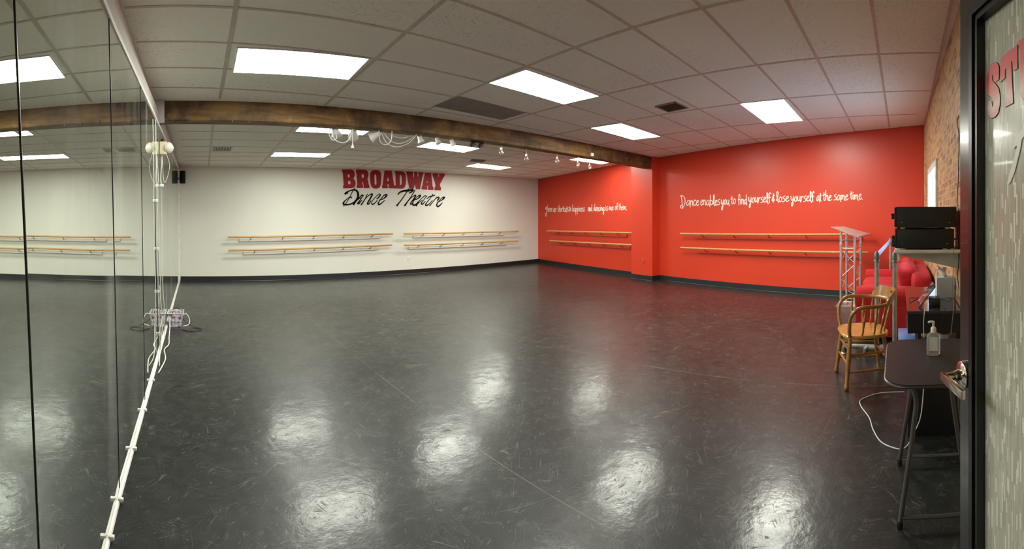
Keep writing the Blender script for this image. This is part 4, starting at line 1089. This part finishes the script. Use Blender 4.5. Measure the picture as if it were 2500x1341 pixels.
# ================================================================== RED SOFA
SX0, SX1, SY0, SY1 = 5.15, 7.0, -.42, .50
t = empty('sofa', ((SX0 + SX1) / 2, (SY0 + SY1) / 2, 0), 0, 'red slipcovered two-seat sofa standing against the brick wall under the window', 'sofa')
cx_, cy__ = (SX0 + SX1) / 2, (SY0 + SY1) / 2; hw, hd_ = (SX1 - SX0) / 2, (SY1 - SY0) / 2
mb = MB(); mb.puff((0, -.0, .235), (hw - .01, hd_ - .03, .195), .16, 40, 12); mb.build('base', m_fabric, t)
# skirt hem
for k, sx in enumerate((-1, 1)):
    mb = MB(); r_ = .125; xs_ = sx * (hw - r_)
    rings = []
    for j, y in enumerate((-hd_ + .02, -hd_ + .05, 0, hd_ - .05, hd_ - .01)):
        kk = .9 if j in (0, 4) else 1.0
        prof = [(-.105, .05), (-.105, .45)] + [(-r_ * cos(a) , .505 + r_ * sin(a)) for a in [pi * q / 10 for q in range(11)]] + [(.105, .45), (.105, .05)]
        rings.append([Vector((xs_ + x * kk, y, .3 + (z - .3) * (1 if kk == 1 else .97))) for x, z in prof])
    mb.grid_faces(rings); mb.build('armrest', m_fabric, t, angle=60)
mb = MB(); mb.puff((0, -hd_ + .13, .50), (hw - .04, .13, .275), .3, 40, 14); mb.build('backrest', m_fabric, t)
for sx in (-1, 1):
    MB().puff((sx * (hw - .25) / 2, .07, .46), ((hw - .25) / 2 - .004, .385, .085), .32, 40, 14).build('seat_cushion', m_fabric, t)
    M = Matrix.Translation((sx * (hw - .25) / 2, -.17, .675)) @ Matrix.Rotation(math.radians(-14), 4, 'X') @ Matrix.Rotation(math.radians(3 * sx), 4, 'Y')
    MB().puff((0, 0, 0), ((hw - .25) / 2 - .02, .13, .165), .42, 40, 16, M).build('back_cushion', m_fabric, t)
for sx in (-1, 1):
    for sy in (-1, 1): MB().box((sx * (hw - .1) - .03, sy * (hd_ - .1) - .03, 0), (sx * (hw - .1) + .03, sy * (hd_ - .1) + .03, .06)).build('foot', m_blackp, t, smooth=False)

# ================================================================== TRUSS LECTERN
L1 = at_r(2053, 740, 7.16); L3 = at_r(2087, 740, 7.12); L2 = at_r(2067, 740, 7.42); L4 = at_r(2101, 740, 7.38)
LC = (L1 + L2 + L3 + L4) / 4
t = empty('truss_lectern', (LC.x, LC.y, 0), 0, 'aluminium truss lectern with slanted top in front of the near red wall', 'lectern')
loc = lambda p, z: Vector((p.x - LC.x, p.y - LC.y, z))
TA = at_r(2028, 554, 7.02); TD = at_r(2095, 580, 6.98); TB = at_r(2060, 553, 7.44); TC = at_r(2126, 571, 7.44)
def topz_(p):   # height of the sloping desk above a plan point
    a = TA; ab = TD - TA; ac = TB - TA; nrm = ab.cross(ac); return TA.z - (nrm.x * (p.x - a.x) + nrm.y * (p.y - a.y)) / nrm.z
for p in (L1, L2, L3, L4): MB().tube([loc(p, .035), loc(p, topz_(p) - .012)], .022, 14).build('truss_tube', m_alu, t)
for p in (L1, L2, L3, L4): MB().lathe([(.024, 0), (.027, .004), (.027, .03), (.024, .034)], 14, Matrix.Translation(loc(p, .98))).build('coupler', m_alu, t)
for a, b in ((L1, L3), (L3, L4), (L4, L2), (L2, L1)):
    mb = MB(); mb.tube([loc(a, 1.06), loc(b, 1.06)], .008, 8); mb.tube([loc(a, .93), loc(b, .93)], .008, 8); mb.tube([loc(a, .07), loc(b, .07)], .008, 8)
    zz = [.90, .69, .67, .46, .44, .23, .21, .09]; A_, B_ = a, b
    for k in range(0, 7, 2):
        mb.tube([loc(a if (k // 2) % 2 == 0 else b, zz[k]), loc(b if (k // 2) % 2 == 0 else a, zz[k + 1])], .0075, 8)
    mb.build('brace', m_alu, t)
mb = MB(); q = [TA, TD, TC, TB]; o_ = Vector((LC.x, LC.y, 0))
mb.grid_faces([[p - o_ for p in q], [p - o_ - Vector((0, 0, .006)) for p in q]])
nrm_ = Vector((0, 0, 1))
lip = [TD, TC]; e_ = (TD - TA).normalized() * .012
mb.grid_faces([[TD - o_, TC - o_, TC - o_ + Vector((0, 0, .02)), TD - o_ + Vector((0, 0, .02))], [TD - o_ + e_, TC - o_ + e_, TC - o_ + e_ + Vector((0, 0, .02)), TD - o_ + e_ + Vector((0, 0, .02))]])
mb.build('reading_top', mat('aluminium_plate', (.60, .58, .56), .3, .6), t, smooth=False)
c_ = .22; MB().box((-c_, -c_, 0), (c_, c_, .012)).build('base_plate', m_alu, t, smooth=False)
for p in (L1, L2, L3, L4): MB().lathe([(.035, .012), (.035, .035)], 14, Matrix.Translation(loc(p, 0))).build('base_mount', m_alu, t)

# ================================================================== PORTABLE PIPE BARRES
def pipe_barre(y0, x0, x1, y1, lab, feet_y):
    t = empty('portable_barre', (x0, y0, 0), 0, lab, 'ballet barre', 'free-standing pipe barres')
    R_ = .027; Z = 1.06
    for xx, yy in ((0, 0), (x1 - x0, y1 - y0)):
        MB().tube([(xx, yy, .09), (xx, yy, Z - .05)], R_ * .92, 14).build('upright', m_galv, t)
        mb = MB(); mb.lathe([(R_ * 1.25, Z - .085), (R_ * 1.25, Z - .06), (R_ * 1.12, Z - .055), (R_ * 1.15, Z - .01), (R_ * .95, Z + .015), (R_ * .5, Z + .028), (0, Z + .03)], 16, Matrix.Translation((xx, yy, 0)))
        mb.build('elbow', m_elbow, t)
        fl = MB(); f0, f1 = feet_y
        fl.tube([(xx, yy + f0, .075), (xx, yy + f1, .075)], R_ * .85, 12)
        ft = fl.build('foot_pipe', m_galv, t)
        MB().lathe([(R_ * 1.2, .045), (R_ * 1.2, .11)], 12, Matrix.Translation((xx, yy, 0))).build('tee', m_elbow, ft)
        for e in (f0, f1):
            MB().tube(smooth_path([(xx, yy + e * .93, .075), (xx, yy + e, .07), (xx, yy + e * 1.03, .035), (xx, yy + e * 1.03, .006)], 4), R_ * 1.02, 12).build('elbow', m_elbow, ft)
            MB().lathe([(.045, 0), (.045, .006), (.03, .012)], 18, Matrix.Translation((xx, yy + e * 1.03, 0))).build('floor_disc', m_alu, ft)
    MB().tube([(0, 0, Z - .015), (x1 - x0, y1 - y0, Z - .015)], R_ * .9, 14).build('rail', mat('rail_blue_daylight', (.42, .52, .86), .3, .1, vary=.03), t)  # bluish window daylight on the steel rail, painted in as its base colour
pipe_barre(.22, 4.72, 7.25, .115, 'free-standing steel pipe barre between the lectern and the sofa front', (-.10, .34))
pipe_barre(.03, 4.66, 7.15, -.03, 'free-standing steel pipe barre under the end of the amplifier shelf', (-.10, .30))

# ================================================================== AMPLIFIERS ON THE SHELF
SZ = 1.245
t = empty('wall_shelf', (3.3, YF, SZ), 0, 'white wall shelf on brackets carrying the two black amplifiers', 'shelf')
MB().box((-.24, 0.001, -.022), (.30, .47, -.004), bevel=.006).build('shelf_board', m_whiteplastic, t)
mb = MB(); mb.tube([(-.235, .01, -.014), (-.235, .468, -.014)], .014, 10); mb.build('edge_tube', mat('cream_edge', (.72, .70, .58), .4), t)
for x in (-.18, .2):
    mb = MB(); mb.grid_faces([[Vector((x + d, y, z)) for y, z in ((.001, -.024), (.44, -.024), (.44, -.040), (.001, -.145))] for d in (0, .012)]); mb.build('shelf_bracket', mat('shelf_grey', (.42, .41, .37), .5), t, smooth=False)
def amp(z0, h, x0, y0, y1, lab, knobs, body):
    t = empty('amplifier', (x0, y0, z0), 0, lab, 'amplifier', 'stacked amplifiers')
    W = .43; D = y1 - y0
    MB().box((0, 0, .012), (W, D - .012, h), bevel=.004).build('case', body, t)
    MB().box((-.002, D - .014, .014), (W + .002, D, h - .004), bevel=.003).build('front_panel', m_blackp, t)
    for x, z, r in knobs: MB().lathe([(r, 0), (r, .018), (r * .9, .022), (0, .022)], 16, Matrix.Translation((x, D, z)) @ Matrix.Rotation(-pi / 2, 4, 'X')).build('knob', m_blackp, t)
    for x in (.04, W - .04):
        for y in (.06, D - .06): MB().lathe([(.018, 0), (.018, .012)], 14, Matrix.Translation((x, y, 0))).build('foot', m_cream, t)
    for y, z in ((.05, h * .3), (D - .05, h * .3)): MB().lathe([(.0035, 0), (.0035, .002), (0, .002)], 8, Matrix.Translation((0, y, z)) @ Matrix.Rotation(-pi / 2, 4, 'Y')).build('screw', m_chrome, t)
    MB().tube([(.05, 0, h * .5), (.05, -.02, h * .5)], .007, 8).build('rear_jack', m_blackp, t)
amp(SZ - .003, .145, 3.075, -.395, .018, 'lower black amplifier of the two, sitting directly on the white shelf', [(.03, .04, .019), (.03, .09, .01), (.12, .05, .012), (.2, .05, .012), (.3, .05, .02)], mat('amp_black', (.006, .006, .006), .5))
amp(SZ + .1425, .155, 3.065, -.41, .022, 'upper black amplifier of the two, stacked on top of the other', [(.03, .10, .008), (.10, .1, .008), (.2, .08, .014), (.33, .08, .014)], mat('amp_brownblack', (.014, .013, .010), .6))

# ================================================================== MEDIA CABINET behind the folding table
KX0, KX1, KY0, KY1, KZ = 2.97, 3.95, -.43, -.065, .84
t = empty('media_cabinet', ((KX0 + KX1) / 2, (KY0 + KY1) / 2, 0), 0, 'black open-fronted media cabinet between the folding table and the sofa', 'cabinet')
hx_, hy_ = (KX1 - KX0) / 2, (KY1 - KY0) / 2
m_cab = mat('cabinet_black', (.010, .010, .011), .35); m_ctop = mat('cabinet_gloss_top', (.05, .045, .05), .12, spec=.7, coat=.6)
MB().box((-hx_, -hy_, KZ - .02), (hx_, hy_, KZ), bevel=.002).build('top', m_ctop, t, smooth=False)
MB().box((-hx_ + .005, -hy_, .69), (-hx_ + .30, hy_ - .004, KZ - .021)).build('drawer_box', m_cab, t, smooth=False)
for y0, y1 in ((-hy_, -hy_ + .03), (.088, .112)):
    MB().box((-hx_ + .01, y0, .02), (-hx_ + .05, y1, .69)).build('post', m_cab, t, smooth=False)
    MB().box((hx_ - .05, y0, .02), (hx_ - .01, y1, KZ - .021)).build('post', m_cab, t, smooth=False)
MB().box((-hx_ + .005, -hy_, .575), (hx_ - .01, hy_ - .004, .595)).build('shelf', m_cab, t, smooth=False)
MB().box((-hx_ + .004, -hy_, 0.0), (-hx_ + .33, hy_ - .004, .52)).build('lower_case', m_cab, t, smooth=False)
o = MB().box((-.14, -.036, 0), (.20, .085, .030), Matrix.Rotation(.0, 4, 'Z'), bevel=.002).build('blue_folder', mat('blue_plastic', (.16, .34, .80), .2)); o.location = (3.16, -.090, .596); tag(o, 'pale blue folder lying on the shelf of the black cabinet', 'folder')
o = MB().box((-.05, -.05, 0), (.05, .05, .06), bevel=.003).build('small_box', mat('pale_yellow_card', (.62, .60, .38), .6)); o.location = (3.28, -.225, .596); tag(o, 'pale yellow cardboard box on the cabinet shelf behind the sanitizer bottle', 'box')
o = MB().box((-.04, -.03, 0), (.04, .03, .05), bevel=.006).build('power_adapter', m_whiteplastic); o.location = (3.14, -.335, .596); tag(o, 'white power adapter on the cabinet shelf right of the sanitizer bottle', 'power adapter')

# tissue box
tb = on_z(2314, 716, KZ)
t = empty('tissue_box', (3.49, -.374, KZ + .0005), 0, 'pale grey cube tissue box standing on the black cabinet', 'tissue box')
mtb = mat('tissue_card', (.50, .52, .54), .6)
MB().box((-.07, -.070, 0), (.07, .070, .155), bevel=.002).build('carton', mtb, t, smooth=False)
mb = MB(); rings = []
for j in range(7):
    z = .153 + j * .012; ring = []
    for i in range(16):
        a = 2 * pi * i / 16; r_ = (.015 + .028 * j / 6) * (1 + .35 * sin(3 * a + j)); ring.append(Vector((r_ * cos(a), r_ * .8 * sin(a) + .012 * j * .4, z + .010 * sin(2 * a) * j / 6)))
    rings.append(ring)
mb.grid_faces(rings, cap=False); mb.build('tissue', mat('tissue_white', (.85, .85, .82), .9), t, angle=120)
# leaning tablet on its stand
t = empty('tablet', (3.16, -.150, KZ + .003), 0, 'thin tablet leaning back on the black cabinet top', 'tablet')
a_ = math.radians(38)
M = Matrix.Rotation(-0.0, 4, 'Z') @ Matrix.Rotation(a_ , 4, 'X')
MB().box((-.09, -.004, 0), (.13, .004, .185), M, bevel=.003).build('tablet_body', m_blackp, t)
MB().box((-.083, .0042, .008), (.123, .005, .177), M).build('screen', mat('screen_glass', (.03, .03, .032), .04, spec=.8, coat=1.0), t, smooth=False)
o = MB().box((-.06, -.045, 0), (.06, .03, .058), bevel=.006).build('tablet_stand', m_blackp); o.location = (3.15, -.255, KZ + .0005); tag(o, 'squat black stand behind the leaning tablet', 'stand')

# ================================================================== CORDS ON THE RIGHT
def flr(L, z=.004): return [on_z(u, v, z) for u, v in L]
cable(flr([(2208, 957), (2150, 960), (2105, 975), (2101, 990), (2122, 1020), (2132, 1050), (2152, 1080), (2190, 1096), (2212, 1092)]) + [(2.93, -.10, .03), (2.93, -.15, .14), (2.93, -.17, .30), (2.93, -.18, .50), (2.94, -.18, .66)], .004, m_cable, 'thin white cable looping across the black floor by the folding table', 'cable', 'cable')
def hang(L, x, r, m, lab):
    pts = []
    for u, v in L:
        d = ray(u, v); tt = x / d.x; pts.append(d * tt + Vector((0, 0, EYE)))
    return cable(pts, r, m, lab, 'cord', 'cord')
hang([(2328, 607), (2327, 660), (2325, 700), (2328, 745), (2326, 775), (2321, 818)], 2.955, .0026, mat('grey_cable', (.22, .22, .20), .5), 'grey cord hanging from the amplifier shelf in front of the tissue box')
hang([(2262, 735), (2258, 752), (2255, 790), (2256, 825)], 2.96, .0026, m_cable, 'thin white charging cord dropping from the tablet')
hang([(2308, 752), (2303, 775), (2294, 805), (2291, 815)], 2.962, .0026, m_blackp, 'black cord hanging down the front of the black cabinet')
def on_b(u, v): return on_plane(u, v, (0, YF + .006, 0), Vector((0, 1, 0)))
cable([on_b(2340, 283), on_b(2337, 305), on_b(2341, 330), on_b(2340, 420), on_b(2338, 470), on_b(2337, 500), on_b(2342, 530)], .003, m_blackp, 'black wire running down the brick wall above the amplifiers', 'cord', 'cord')
cable([(3.14, -.42, 1.44), (3.13, -.435, 1.30), (3.10, -.43, 1.15), (3.12, -.425, 1.05), (3.08, -.43, .96)], .003, m_blackp, 'black cord hanging behind the amplifiers by the door', 'cord', 'cord')
cable([(3.24, -.09, KZ + .006), (3.33, -.095, KZ + .02), (3.40, -.15, KZ + .006), (3.42, -.25, KZ + .006), (3.38, -.33, KZ + .006), (3.30, -.39, KZ + .006)], .0035, m_blackp, 'black cord curling across the black cabinet top', 'cord', 'cord')
